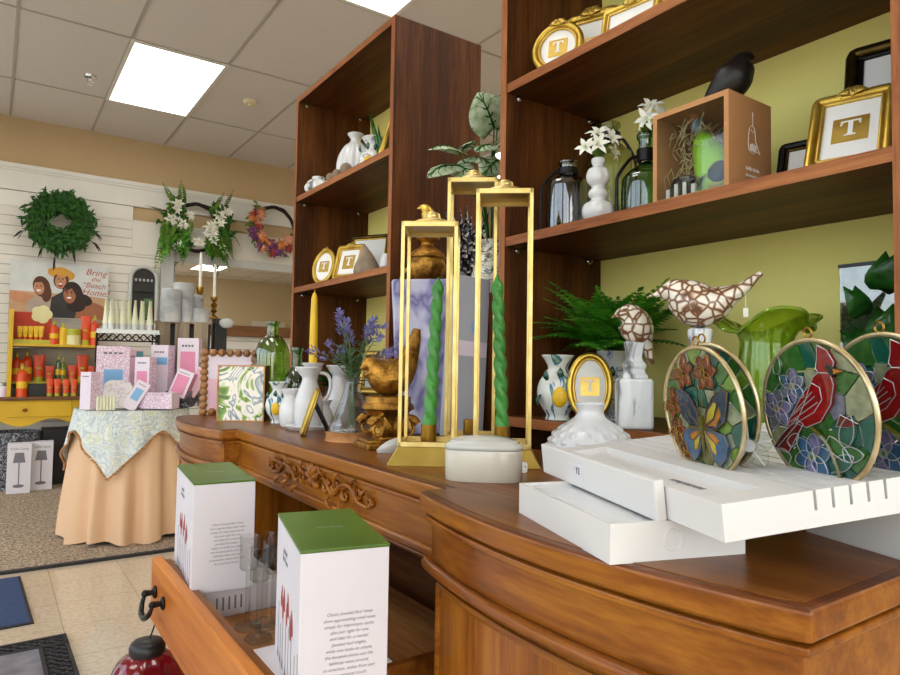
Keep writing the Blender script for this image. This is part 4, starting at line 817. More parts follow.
# ------------------------------------------------------------------ on the dresser, middle
q = on_z(590, 474, DT); q = (.80, .775)
p = on_y(590, 470, .775); cx_ = p.x
dome = [(0, 0), (.05, 0), (.054, .004), (.055, .02), (.054, .036), (.05, .05), (.042, .062), (.031, .073), (.023, .083), (.0195, .092), (.021, .1), (.0225, .104), (.0215, .106), (.018, .1)]
def hob(t, r, z):
    if .012 < z < .074: return r*(1+.06*max(0, math.sin(16*t+ (PI if int(z/.0105) % 2 else 0)))*math.sin(PI*((z/.0105) % 1)))
    return r
dome = [(a*(1.3 if b < .075 else 1.12), b*1.02) for a, b in dome]; P_ = [(0, 0), (.062, 0)]+[(a, b) for a, b in prof(dome[2:], 9)]
o = MB().lathe(P_, 160, fr=hob).build('hobnail_vase', 'ceramic_white', loc=(cx_, .775, DT), smooth=70); tag(o, 'white ceramic hobnail vase with narrow neck behind the white rack', 'vase')
# lidded half-round box
q0 = on_z(448, 485, DT); q1 = on_z(520, 478, DT); c_ = Vector((.598, .772, DT)); 
t = thing('trinket_box', 'cream ceramic lidded trinket box with a curved back before the lanterns', 'box', c_, face_cam(c_)-.06)
def dshape(k=1.0, w=.052, d=.03): return [(w*k*math.cos(a), d*k*math.sin(a)*(1.35 if math.sin(a) > 0 else .9 * (1-.25*abs(math.cos(a))**.5) if True else 1)) for a in [2*PI*i/48 for i in range(48)]]
def sq_(a, e=.62): return math.copysign(abs(math.cos(a))**e, math.cos(a)), math.copysign(abs(math.sin(a))**e, math.sin(a))
def dsh(k): 
    out = []
    for i in range(48):
        a = 2*PI*i/48; x, y = sq_(a); out.append((.0565*k*x, (.034 if y > 0 else .029)*k*y))
    return out
def loft(rings, m=0):
    mb = MB(); vs = []; n = len(rings[0][0])
    for poly, z in rings: vs += [(x, y, z) for x, y in poly]
    fs = [(r*n+i, r*n+(i+1) % n, (r+1)*n+(i+1) % n, (r+1)*n+i) for r in range(len(rings)-1) for i in range(n)]
    fs += [tuple(range(n))[::-1], tuple(range((len(rings)-1)*n, len(rings)*n))]; mb.add(vs, fs, m); return mb
loft([(dsh(.95), 0), (dsh(.99), .003), (dsh(1), .02), (dsh(1), .043), (dsh(.98), .045)]).build('box_body', 'ceramic_cream', t, smooth=50)
loft([(dsh(.985), .0455), (dsh(1.01), .047), (dsh(1.01), .051), (dsh(.93), .055), (dsh(.9), .0545), (dsh(.86), .0585), (dsh(.6), .0625), (dsh(.3), .0645), (dsh(.05), .065)]).build('lid', 'ceramic_grey', t, smooth=40)
q = on_z(527, 472, DT); o = MB().prism(rrect(.011, .017, .004), -.0006, .0006).build('price_tag', 'white_paper'); o.matrix_world = Matrix.Translation((q.x-.01, q.y-.004, DT+.0085)) @ rotm(face_cam(q), 'Z') @ rotm(R(72), 'X'); tag(o, 'tiny white price tag leaning against the gold lantern beside the trinket box', 'price tag')
MB().lathe([(.0, .0007), (.0012, .0007), (.0, .0009)], 8, c=(.002, .001, 0)).build('tag_dot', 'ink', o)
# lanterns
LRZ = R(-38.6); LU = Vector((math.cos(LRZ), math.sin(LRZ), 0)); LV = Vector((-math.sin(LRZ), math.cos(LRZ), 0))
def lantern(label, loc, h, rz=LRZ, w=.096, group=None):
    t = thing('lantern', label, 'lantern', loc, rz); b = .0062; hb = .03; W = w/2; B = .063
    MB().add([(-B, -B, 0), (B, -B, 0), (B, B, 0), (-B, B, 0), (-B, -B, .003), (B, -B, .003), (B, B, .003), (-B, B, .003), (-W, -W, hb), (W, -W, hb), (W, W, hb), (-W, W, hb)], [(3, 2, 1, 0), (0, 1, 5, 4), (1, 2, 6, 5), (2, 3, 7, 6), (3, 0, 4, 7), (4, 5, 9, 8), (5, 6, 10, 9), (6, 7, 11, 10), (7, 4, 8, 11), (8, 9, 10, 11)]) or None
    m = MB(); m.add([(-B, -B, 0), (B, -B, 0), (B, B, 0), (-B, B, 0), (-B, -B, .003), (B, -B, .003), (B, B, .003), (-B, B, .003), (-W, -W, hb), (W, -W, hb), (W, W, hb), (-W, W, hb)], [(3, 2, 1, 0), (0, 1, 5, 4), (1, 2, 6, 5), (2, 3, 7, 6), (3, 0, 4, 7), (4, 5, 9, 8), (5, 6, 10, 9), (6, 7, 11, 10), (7, 4, 8, 11), (8, 9, 10, 11)])
    m.build('base', 'lantern_base', t, smooth=0, bevel=.0015)
    for sx in (-1, 1):
        for sy in (-1, 1): MB().box(sx*W-b if sx > 0 else -W, sx*W if sx > 0 else -W+b, sy*W-b if sy > 0 else -W, sy*W if sy > 0 else -W+b, hb, h).build('post', 'lantern_gold', t, smooth=0, bevel=.0008)
    for nm, z in (('bottom_frame', hb), ('top_frame', h-b*1.4)):
        MB().box(-W, W, -W, -W+b, z, z+b*1.4).box(-W, W, W-b, W, z, z+b*1.4).box(-W, -W+b, -W+b, W-b, z, z+b*1.4).box(W-b, W, -W+b, W-b, z, z+b*1.4).build(nm, 'lantern_gold', t, smooth=0, bevel=.0008)
    MB().add([(-W+b, -W+b, h-.001), (W-b, -W+b, h-.001), (W-b, W-b, h-.001), (-W+b, W-b, h-.001)], [(0, 1, 2, 3)])
    MB().box(-W+b*.5, W-b*.5, -W+b*.5, W-b*.5, h-.0025, h+.001).build('roof_plate', 'lantern_base', t, smooth=0)
    MB().lathe(prof([(.036, 0), (.036, .004), (.028, .009), (.016, .012), (.012, .016), (.012, .019), (.008, .025), (0, .026)], 3), 28, c=(0, 0, h+.001)).tube([(-.014, 0, h+.012), (-.012, 0, h+.022), (0, 0, h+.027), (.012, 0, h+.022), (.014, 0, h+.012)], .0022, 8).build('finial', 'lantern_gold', t)
    MB().lathe([(0, hb), (.0135, hb), (.0135, hb+.034), (.0115, hb+.034), (.0115, hb+.008), (0, hb+.008)], 24).build('candle_cup', 'brass', t, smooth=40); return t
l0 = Vector((.539, .957, DT))+LU*.063+LV*.063; r0 = Vector((.737, .799, DT))-LU*.063+LV*.063
lantern('shortest gold open-frame lantern with a twisted green candle, on the left', l0, .410, LRZ+R(.8)); lantern('middle-height gold lantern with a green candle, standing behind the trinket box', r0, .466, LRZ-R(.8))
b0 = (l0+r0)/2+LV*.127+LU*.004; lantern('tallest gold open-frame lantern, rear one between the other two', b0, .522, LRZ, .094)
def twisted(label, base, tip, r=.0108, L=None):
    d = Vector(tip)-Vector(base); L = d.length; mb = MB(); X = d.normalized().to_track_quat('Z', 'Y').to_matrix().to_4x4(); mb.xf = Matrix.Translation(base) @ X; n = 150; sg = 30
    vs = []; fs = []
    for i in range(n+1):
        z = L*i/n; k = r*(1-.15*i/n)*(1 if i < n-9 else max(.1, (n-i)/9.5)**.7)
        for j in range(sg): a = 2*PI*j/sg; rr = k*(1+.42*abs(math.sin(a+z*95))-.27); vs.append((rr*math.cos(a), rr*math.sin(a), z))
    for i in range(n):
        for j in range(sg): fs.append((i*sg+j, i*sg+(j+1) % sg, (i+1)*sg+(j+1) % sg, (i+1)*sg+j))
    fs += [tuple(range(sg))[::-1], tuple(range(n*sg, n*sg+sg))]; mb.add(vs, fs); o = mb.build('taper_candle', 'candle_green', smooth=70); return tag(o, label, 'candle')
cb = Vector((l0.x, l0.y, DT+.0385)); twisted('twisted green taper candle leaning right in the shortest lantern', cb, cb+LU*.013+Vector((0, 0, .283)))
cb = Vector((r0.x, r0.y, DT+.0385)); twisted('twisted green taper candle leaning left in the lantern behind the trinket box', cb+LU*.001, cb+LU*-.012+Vector((0, 0, .288)))
# grey leaf-shaped tag
q = on_z(372, 452, DT); o = MB(); o.leaf((0, 0, .002), (.075, 0, .03), .028, Vector((0, -1, 0)), .05, 0, 6); o = o.build('feather_tag', 'ceramic_grey', loc=(q.x, q.y-.02, DT), rot=LRZ+.2, solid=.001, smooth=60); tag(o, 'grey feather-shaped tag lying beside the shortest lantern', 'tag')
# gilded bird on a carved capital
q = on_z(376, 452, DT); q = Vector((.662, 1.172, DT)); t = thing('capital_statuette', 'antique gold bird sitting on a carved scroll capital, left of the lanterns', 'statuette', q, face_cam(q)+.35)
MB().cbox((0, 0, .006), (.115, .085, .012)).cbox((0, 0, .015), (.105, .075, .008)).build('capital_plinth', 'antique_gold', t, smooth=0, bevel=.003)
k = MB(); k.lathe(prof([(0, .018), (.03, .018), (.028, .04), (.034, .06), (.046, .074), (.05, .078), (0, .078)], 3), 24)
for s in (-1, 1):
    for yy in (-.034, .034):
        sp = [(s*(.034+(.02*(1-i/26*.85))*math.cos(.4+i*.33)), yy, .042+(.024*(1-i/26*.85))*math.sin(.4+i*.33)) for i in range(27)]; k.tube(sp, [.0055*(1-.5*i/27) for i in range(27)], 8); k.tube([(s*.05, yy, .05), (s*.02, yy*.9, .072)], .006, 8)
for a in (-.5, 0, .5): k.leaf((a*.03, -.034, .02), (a*.05, -.046, .066), .02, Vector((0, -1, 0)), .25, 0, 5)
k.tube([(x, -.038, .022) for x in (-.03, 0, .03)], .005, 8); k.build('scroll_capital', 'antique_gold', t, smooth=60, solid=.0)
MB().lathe(prof([(0, .078), (.05, .078), (.052, .083), (.05, .088), (.046, .092), (.046, .098), (.042, .104), (0, .105)], 3), 30).build('bird_base', 'antique_gold', t)
k = MB(); bird_shape(k, [(-.062, .158, .001), (-.055, .161, .006), (-.045, .165, .017), (-.032, .158, .024), (-.008, .142, .036), (.016, .142, .034), (.036, .166, .026), (.048, .195, .018), (.056, .222, .013), (.06, .242, .008)], sy=.85)
for s in (-1, 1): k.leaf((-.014, s*.028, .142), (.042, s*.022, .176), .04, Vector((0, s, .2)), .12, 0, 6)
k.build('bird', 'antique_gold', t, smooth=70)
# bottle vase of lavender on a wood slice
q = on_z(334, 440, DT); q = Vector((.652, 1.318, DT))
o = MB().lathe(prof([(0, 0), (.052, 0), (.053, .003), (.053, .015), (.051, .019), (0, .019)], 2), 36, fr=lambda t, r, z: r*(1+.02*math.sin(3*t))).build('wood_slice', 'plinth_wood', loc=q); tag(o, 'round pale wood slice under the clear glass vase of lavender', 'coaster')
q2 = (q.x+.004, q.y+.004, DT+.019); t = thing('glass_vase', 'clear fluted bottle vase with flared sides, holding lavender', 'vase', q2)
MB().lathe(prof([(0, .002), (.046, 0), (.049, .006), (.045, .02), (.034, .045), (.023, .075), (.016, .1), (.0145, .112), (.0175, .118), (.0165, .118), (.013, .11)], 4), 64, fr=lambda t, r, z: r*(1+.05*math.cos(10*t))).build('vase_body', 'vase_glass', t, smooth=70)
t = thing('lavender_bunch', 'bunch of artificial lavender with green sprigs in the clear glass vase', 'flowers', q2); rn = random.Random(4); st = MB(); fl = MB(); lf = MB()
for i in range(17):
    a = rn.uniform(0, 2*PI); s = rn.uniform(.2, 1); tx, ty = .075*s*math.cos(a), .075*s*math.sin(a); hz = rn.uniform(.17, .245)-.03*s
    pts = smoothpath([(tx*-.12, ty*-.12, .012), (0, 0, .1), (tx*.5, ty*.5, (hz+.1)/2+.012), (tx, ty, hz)], 4); st.tube(pts, .0011, 4)
    if i % 5 != 4:
        e = pts[-1]; d = (pts[-1]-pts[-3]).normalized()
        for j in range(34): zz = rn.uniform(0, .05); r = .009*(1-.5*zz/.05); b = rn.uniform(0, 2*PI); A_, B_ = frame_of(d); c = e+d*(zz-.006)+A_*r*math.cos(b)+B_*r*math.sin(b); fl.leaf(c, c+(d+A_*math.cos(b)+B_*math.sin(b)).normalized()*.011, .007, d, .1, 0, 2)
    for j in range(7): zz = rn.randrange(5, len(pts)); b = rn.uniform(0, 2*PI); lf.leaf(pts[zz], pts[zz]+Vector((math.cos(b)*.026, math.sin(b)*.026, rn.uniform(-.004, .02))), .010, bend=.15, n=3)
st.build('stems', 'lav_leaf', t); fl.build('lavender_spikes', 'lavender', t, smooth=0); lf.build('leaves', 'lav_leaf', t, smooth=0)
# ------------------------------------------------------------------ on the dresser, left end
def dz(px, py): p = on_z(px, py, DT); return p
t0 = Vector((.675, 1.575, DT)); o = MB(); o = loft([([(.066*x, .045*y) for x, y in circ(40, 1)], 0), ([(.074*x, .052*y) for x, y in circ(40, 1)], .012), ([(.073*x, .051*y) for x, y in circ(40, 1)], .0135), ([(.068*x, .046*y) for x, y in circ(40, 1)], .009), ([(.03*x, .02*y) for x, y in circ(40, 1)], .008)]).build('ceramic_tray', 'ceramic_white', loc=t0, rot=face_cam(t0), smooth=60); tag(o, 'oval white ceramic tray under the pitchers on the dresser', 'tray')
pit = [(0, 0), (.024, 0), (.031, .004), (.034, .02), (.034, .05), (.032, .066), (.024, .09), (.018, .108), (.0185, .118), (.026, .132), (.03, .139), (.0285, .14), (.016, .118), (.016, .1)]
def pitcher(label, loc, sc=1.0, handle=True, rz=0, lift=0, group=None):
    t = thing('pitcher', label, 'pitcher', (loc[0], loc[1], DT+lift), rz); MB().lathe(prof([(r*sc, z*sc) for r, z in pit], 3), 40, fr=lambda a, r, z: (r*(1+.14*max(0, math.cos(a-PI))**6) if z > .12*sc else r)).build('pitcher_body', 'ceramic_white', t)
    if handle: MB().tube(smoothpath([(.024*sc, 0, .128*sc), (.043*sc, 0, .122*sc), (.05*sc, 0, .1*sc), (.044*sc, 0, .072*sc), (.031*sc, 0, .058*sc)], 6), .0042*sc, 8).build('handle', 'ceramic_white', t)
    return t
def place_y(px, y): p = on_y(px, 400, y); return p.x, p.y
pq = place_y(309, 1.585); pitcher('white ceramic pitcher on the oval tray, front one under the yellow candle', pq, 1.06, True, face_cam(pq), .0088)
pq = place_y(312, 1.735); t = thing('candlestick', 'white ceramic candlestick behind the front pitcher, holding the yellow candle', 'candlestick', (pq[0], pq[1], DT))
MB().lathe(prof([(0, 0), (.034, 0), (.034, .006), (.02, .02), (.012, .05), (.015, .08), (.012, .11), (.02, .15), (.03, .166), (.03, .17), (.014, .168), (.013, .155), (0, .155)], 3), 32).build('stem', 'ceramic_white', t)
o = MB().lathe([(0, 0), (.0115, 0), (.011, .12), (.0085, .195), (.005, .207), (.002, .211), (0, .214)], 20).tube([(0, 0, .211), (.001, 0, .22)], .0008, 5).build('taper_candle', 'candle_yellow', loc=(pq[0], pq[1], DT+.156), smooth=50); tag(o, 'tall plain yellow taper candle rising in front of the far bookcase', 'candle')
pq = place_y(325, 1.63); lathe_thing('cream_jug', 'small white flared jug right of the front pitcher', 'jug', (pq[0], pq[1], DT), [(0, 0), (.018, 0), (.024, .006), (.025, .022), (.017, .045), (.012, .056), (.019, .07), (.018, .071), (.01, .056)], 'ceramic_white', n=3)
pq = place_y(339, 1.72); pitcher('tall white ceramic vase half hidden behind the lavender', pq, 1.16, False, 0)
pq = place_y(291, 1.66); lathe_thing('ceramic_vase', 'small plain white waisted vase beside the lemon vase on the dresser', 'vase', (pq[0], pq[1], DT), [(0, 0), (.02, 0), (.028, .01), (.03, .04), (.026, .064), (.019, .08), (.026, .098), (.0245, .099), (.017, .08)], 'ceramic_white', n=3)
pq = place_y(279, 1.80); lemon_vase('painted lemon vase at the left end of the dresser', (pq[0], pq[1], DT), face_cam(pq)-.25, 1.0)
# gold easel frame seen edge on
q = on_z(282, 432, DT); q = Vector((.60, 1.465, DT)); picture_frame('narrow gold photo frame on an easel leg, seen almost edge on', .085, .112, q, R(-111), .30, False, .009, 'lantern_base', 'brass', None, False)
# shadow box and beaded frame
p_ = place_y(241, 1.88); q = Vector((p_[0], p_[1], DT)); t = thing('shadow_box', 'wooden shadow box with marbled green and white artwork on the dresser', 'artwork', q, face_cam(q)-.24); w, h, d = .132, .160, .062
MB().box(-w/2, w/2, 0, d, 0, .005).box(-w/2, w/2, 0, d, h-.005, h).box(-w/2, -w/2+.005, 0, d, .005, h-.005).box(w/2-.005, w/2, 0, d, .005, h-.005).box(-w/2+.005, w/2-.005, d-.004, d, .005, h-.005).build('box_frame', 'walnut_z', t, smooth=0)
MB().box(-w/2+.003, w/2-.003, -.003, -.0005, .003, h-.003).build('marbled_art', 'marbled_art', t, smooth=0)
rm = MB()
for (x0, x1, z0, z1) in ((-w/2, w/2, 0, .004), (-w/2, w/2, h-.004, h), (-w/2, -w/2+.004, 0, h), (w/2-.004, w/2, 0, h)): rm.box(x0, x1, -.005, .0, z0, z1)
rm.build('rim', 'plinth_wood', t, smooth=0)
p_ = place_y(229, 2.12); q = Vector((p_[0], p_[1], DT)); t = thing('beaded_frame', 'photo frame edged with round wooden beads at the far end of the dresser', 'picture frame', q, face_cam(q)+.02); w, h, br = .175, .21, .0112; X = rotm(-.12, 'X')
nx, nz = 7, 10
for i in range(nx):
    for z in (br, h-br): o = MB(); o.xf = X; o.ell((-w/2+br+(w-2*br)*i/(nx-1), 0, z), br*1.12, u=14, v=10).build('wooden_bead', 'bead_wood', t)
for i in range(1, nz-1):
    for x in (-w/2+br, w/2-br): o = MB(); o.xf = X; o.ell((x, 0, br+(h-2*br)*i/(nz-1)), br*1.12, u=14, v=10).build('wooden_bead', 'bead_wood', t)
m = MB(); m.xf = X; m.box(-w/2+br*1.5, w/2-br*1.5, 0, .004, br*1.5, h-br*1.5).build('pale_picture', 'lilac_card', t, smooth=0); m = MB(); m.xf = X; m.box(-w/2+br*1.8, w/2-br*1.8, -.001, 0, br*1.8, h*.55).build('pink_area', 'pink_card', t, smooth=0)
# green bottles
pq = place_y(271, 2.03); bottle_thing('green_glass_bottle', 'big olive green glass bottle with sloping shoulders on the dresser', (pq[0], pq[1], DT), .054, .298, .018, .05, 'green_glass', shoulder=.32)
pq = place_y(296, 1.95); bottle_thing('green_glass_bottle', 'darker short green glass bottle right of the big olive bottle', (pq[0], pq[1], DT), .042, .216, .016, .07, 'emerald_glass', shoulder=.5)
fq = place_y(338, 1.86); fern_plant('potted_greenery', 'dark green leafy plant behind the white pitchers on the dresser', (fq[0], fq[1], DT+.10), .10, 24, .03, 'fern_dark', 8, 1.3)
MB().lathe(prof([(0, -.10), (.03, -.10), (.04, -.06), (.038, -.005), (.034, -.004), (0, -.01)], 3), 24).build('pot', 'black_metal', bpy.data.objects['potted_greenery'])
# ------------------------------------------------------------------ in the gap between the bookcases
t = MB().box(.965, 1.2, 1.16, 1.615, 0, EYE+.178).build('display_stand', 'walnut_z', smooth=0, bevel=.004); tag(t, 'dark narrow stand filling the gap between the two bookcases', 'stand')
q = Vector((.862, 1.325, DT)); t = thing('canvas_box', 'pale lavender abstract canvas leaning upright behind the gold lanterns', 'canvas', q, face_cam(q)+.2); m = MB(); m.xf = rotm(-.05, 'X') @ rotm(R(-3), 'Y')
m.box(-.072, .072, 0, .028, .004, .378).build('painted_canvas', 'purple_canvas', t, smooth=0, bevel=.003)
q = Vector((.898, 1.225, DT)); t = thing('slanted_box', 'grey packaging box with a small blue oval, standing crooked beside the canvas', 'box', q, face_cam(q)+.55); m = MB(); m.xf = rotm(R(4), 'Y') @ rotm(-.04, 'X'); m.box(-.048, .045, 0, .042, .004, .378).build('carton', 'box_grey', t, smooth=0, bevel=.002)
m = MB(); m.xf = rotm(R(4), 'Y') @ rotm(-.04, 'X') @ Matrix.Translation((.006, -.0006, .26)) @ rotm(PI/2, 'X'); m.prism(circ(24, .008, .017), 0, .0006).build('blue_oval_sticker', 'blue_card', t, smooth=0)
m = MB(); m.xf = rotm(R(4), 'Y') @ rotm(-.04, 'X'); m.box(-.046, .043, -.001, 0, .19, .225).build('label_band', 'lilac_card', t, smooth=0)
ZS = EYE+.178
q = on_x(427, 250, .985); t = thing('lidded_urn', 'dark gold urn with loop handle and a bird on its lid, behind the shortest lantern', 'urn', (q.x, q.y, ZS), face_cam(q))
MB().lathe(prof([(0, 0), (.036, 0), (.036, .007), (.022, .018), (.016, .036), (.024, .052), (.044, .07), (.053, .098), (.05, .116), (.055, .122), (.053, .126), (.044, .12)], 3), 36, fr=lambda a, r, z: r*(1+(.03*math.cos(10*a) if .06 < z < .11 else 0))).build('urn_body', 'antique_gold', t)
MB().tube(smoothpath([(-.046, 0, .10), (-.066, -.01, .075), (-.072, -.012, .045), (-.058, -.008, .03), (-.045, -.004, .045), (-.024, 0, .05)], 6), .004, 8).build('handle', 'gold_leaf', t)
MB().lathe(prof([(.05, .126), (.05, .132), (.036, .145), (.02, .155), (.018, .165), (.03, .172), (.03, .178), (0, .18)], 3), 30).build('lid', 'antique_gold', t)
k = MB(); bird_shape(k, [(-.030, .262, .0006), (-.024, .263, .004), (-.015, .264, .011), (-.005, .258, .017), (.003, .243, .021), (.009, .224, .024), (.014, .204, .02), (.024, .188, .01), (.034, .178, .004)]); k.build('bird', 'gold_leaf', t, smooth=70)
q = on_x(466, 240, 1.0); t = thing('glitter_ornament', 'black glittering plume-shaped ornament with silver sparkle, seen through the tallest lantern', 'ornament', (q.x, q.y, ZS), face_cam(q))
k = MB(); rn = random.Random(2)
for i in range(40): a = rn.uniform(-.42, .42); L = rn.uniform(.1, .215); y = rn.uniform(-.012, .012); k.leaf((math.sin(a)*.012, y, .03), (math.sin(a)*L*.75, y*2, .03+L*math.cos(a)), .02, Vector((0, -1, 0)), rn.uniform(-.1, .2), 0, 4)
k.build('plume', 'glitter', t, smooth=0, solid=.001); MB().lathe(prof([(0, 0), (.024, 0), (.024, .005), (.008, .012), (.006, .04), (0, .045)], 3), 20).build('foot', 'black_metal', t)
q = on_x(491, 250, 1.05); lathe_thing('patterned_vase', 'cream vase with black leaf strokes and yellow patch, squeezed between lantern and bookcase', 'vase', (q.x, q.y, ZS), [(0, 0), (.034, 0), (.044, .012), (.052, .05), (.05, .09), (.038, .12), (.028, .133), (.034, .146), (.032, .147), (.026, .13)], 'black_leaf_ceramic', n=3)
t = thing('caladium_plant', 'variegated green and white caladium spreading between the two bookcases', 'plant', (q.x, q.y, ZS+.12)); st = MB()
def heart(o, tip, w, nrm, mat_m='caladium'):
    o = Vector(o); tip = Vector(tip); ax = tip-o; L = ax.length; ax.normalize(); sd = ax.cross(nrm).normalized(); up = sd.cross(ax)
    mb = MB(); n = 10; rows = []
    for i in range(n+1):
        tt = i/n; ww = w/2*(math.sin(PI*min(1, .16+.84*tt))**.75)*(1.12-.25*tt); back = -.16*L*(1-tt)**3
        rows.append([o+ax*(tt*L+ (back*abs(s) if tt < .5 else 0))+sd*(ww*s)+up*(.14*L*math.sin(PI*tt)-.0-.22*ww*s*s) for s in (-1, -.66, -.33, 0, .33, .66, 1)])
    vs = [p for r in rows for p in r]; fs = [(i*7+j, i*7+j+1, (i+1)*7+j+1, (i+1)*7+j) for i in range(n) for j in range(6)]; mb.add(vs, fs, 0)
    for j in range(1, 5):
        for s in (0, 6): mb.tube([rows[j*2-1][3]+up*.001, (rows[min(n, j*2+1)][3]+rows[min(n, j*2+1)][s])/2+up*.0012, rows[min(n, j*2+1)][s]], [.0022, .0015, .0008], 4, 1)
    mb.tube([rows[k_][3]+up*.001 for k_ in range(n+1)], [.0028*(1-.07*k_) for k_ in range(n+1)], 5, 1); return mb
base = Vector((q.x, q.y, ZS+.12))
rgt = Vector((.8, -.6, 0)); tow = Vector((-.63, -.77, 0)); Zv = Vector((0, 0, 1))
def scr(px, py, d): return CAMPOS+ray(px, py)*d-base
for (o_, t_, w_, n_, dd) in (((459, 152), (428, 150), .062, Vector((0, 0, 1))-tow*-.3, -.25), ((455, 166), (427, 178), .06, Zv*.8+tow*.5, -.22), ((462, 150), (476, 141), .05, Zv+tow*.4, -.2), ((470, 158), (490, 165), .05, Zv+tow*.5, -.15), ((456, 165), (472, 178), .05, Zv*.6+tow, -.2),
        ((494, 128), (478, 92), .085, tow*1+Zv*.2, .02), ((497, 130), (506, 96), .08, tow+Zv*.3, .05), ((492, 146), (476, 152), .055, Zv*.7+tow*.4, .0), ((499, 160), (482, 178), .06, tow+Zv*.4, .0), ((496, 178), (478, 184), .05, Zv+tow*.5, -.05), ((494, 150), (510, 140), .06, Zv+tow*.5, .1)):
    d0 = dep(base)+dd*.5; a_ = scr(*o_, d0); b_ = scr(*t_, d0-.03); L_ = (b_-a_).length
    heart(a_, b_, max(w_*1.25, L_*.95), n_).build('leaf', ['caladium', 'deep_leaf'], t, smooth=60, solid=.0008); st.tube(smoothpath([(0, 0, -.03), (a_.x*.3, a_.y*.3, max(.02, a_.z*.55)), a_], 6), .0018, 5)
st.build('stems', 'fern_dark', t)
# ------------------------------------------------------------------ far bookcase shelves
def at_shelf(px, x, z): p = on_x(px, 200, x); return Vector((p.x, p.y, z))
q = at_shelf(318, .975, S3); lathe_thing('knobbly_shell', 'low white knobbly shell-like pot at the left of the upper far shelf', 'pot', q, [(0, 0), (.03, 0), (.045, .012), (.048, .028), (.04, .044), (.026, .054), (.02, .058), (.024, .064), (.02, .065), (.014, .056)], 'distress', 40, lambda t, r, z: r*(1+.07*math.sin(9*t+z*90)), n=3)
for k, (px, x, h) in enumerate(((330, .945, .036), (336.5, .95, .04), (345.5, .955, .048))):
    q = at_shelf(px, x, S3+h*.5); o = MB().ell((0, 0, 0), (h*.45, h*.45, h*.5), u=18, v=12).build('stone_egg', 'egg_stone', loc=q); tag(o, ('smallest brown speckled egg, leftmost of the three on the far bookcase', 'middle brown egg of the three on the far bookcase shelf', 'largest brown egg, touching the ribbed white vase on the far bookcase')[k], 'egg', 'brown eggs on the far bookcase')
q = at_shelf(354.5, 1.03, S3); lathe_thing('ribbed_vase', 'white ribbed bottle vase with flared lip on the upper far shelf', 'vase', q, [(0, 0), (.05, 0), (.062, .014), (.064, .058), (.06, .096), (.045, .13), (.028, .148), (.02, .158), (.019, .168), (.029, .183), (.027, .184), (.017, .168)], 'ceramic_white', 64, lambda t, r, z: r*(1+(.05*math.cos(14*t) if .006 < z < .152 else 0)), n=4)
q = at_shelf(372, 1.05, S3); lemon_vase('small lemon vase behind the ribbed vase on the far bookcase', q, face_cam(q)-.35, 1.3, 'blue_white')
q = at_shelf(381, .975, S3); picture_frame('gold frame seen edge on at the right of the upper far shelf', .1, .125, q, R(-128), .3, False, .014, pic=None, crest=False)
q = at_shelf(386, 1.06, S3); t = thing('blade_plant', 'long dark green blade leaf sticking up from the upper far shelf', 'plant', q); k = MB()
e1 = on_x(369, 108, 1.05)-q; k.leaf((0, 0, .0), (e1.x, e1.y, e1.z), .016, Vector((-.6, -.7, .2)), .08, 0, 8); k.leaf((0, 0, 0), (e1.x*.4, e1.y*.5, e1.z*.72), .014, Vector((-.6, -.7, .2)), .1, 0, 8); k.leaf((0, 0, 0), (.01, -.03, .06), .014, Vector((-.6, -.7, .2)), .1, 0, 8); k.build('leaves', 'deep_leaf', t, smooth=60, solid=.001)
MB().lathe(prof([(0, 0), (.02, 0), (.026, .02), (.022, .035), (0, .03)], 3), 20).build('pot', 'ceramic_cream', t)
q = at_shelf(323, .965, S2); picture_frame('oval gold frame with letter T on the lower far shelf', .1, .138, q, R(-60), .25, True, .012, tsize=.42)
q = at_shelf(347, .975, S2); picture_frame('rectangular gold frame with letter T beside the oval one on the far shelf', .12, .13, q, R(-66), .28, False, .015, tsize=.42)
q = at_shelf(367, 1.09, S2); picture_frame('black and gold landscape frame behind the taupe bird on the far shelf', .165, .19, q, R(-58), .2, False, .014, 'dark_gold', 'gold_leaf', None, False)
q = at_shelf(384, 1.13, S2); picture_frame('small gold frame sliver behind the taupe bird at the right edge of the far shelf', .06, .07, q, R(-95), .3, False, .012, pic=None, crest=False)
q = at_shelf(366, .96, S2); o = MB(); bird_shape(o, [(-.006, .098, .001), (-.004, .092, .006), (0, .08, .012), (.004, .058, .024), (.006, .03, .038), (.007, .008, .042), (.008, .0005, .036)], sy=.8); o = o.build('stone_bird', 'taupe', loc=q, rot=face_cam(q), smooth=70); tag(o, 'taupe stone bird shaped like a cone on the lower far shelf', 'figurine')
q = at_shelf(387.5, .985, S2); lathe_thing('shell_cup', 'small white cup at the right post of the lower far shelf', 'cup', q, [(0, 0), (.012, 0), (.02, .02), (.018, .04), (.012, .055), (.01, .056)], 'ceramic_white', n=3)
q = at_shelf(374, 1.1, S1); picture_frame('gold basket-weave frame on the lowest far shelf behind the gilded bird', .12, .16, q, R(-70), .22, False, .02, 'gold_bright', 'antique_gold', None, False, mat_m='sky_print')
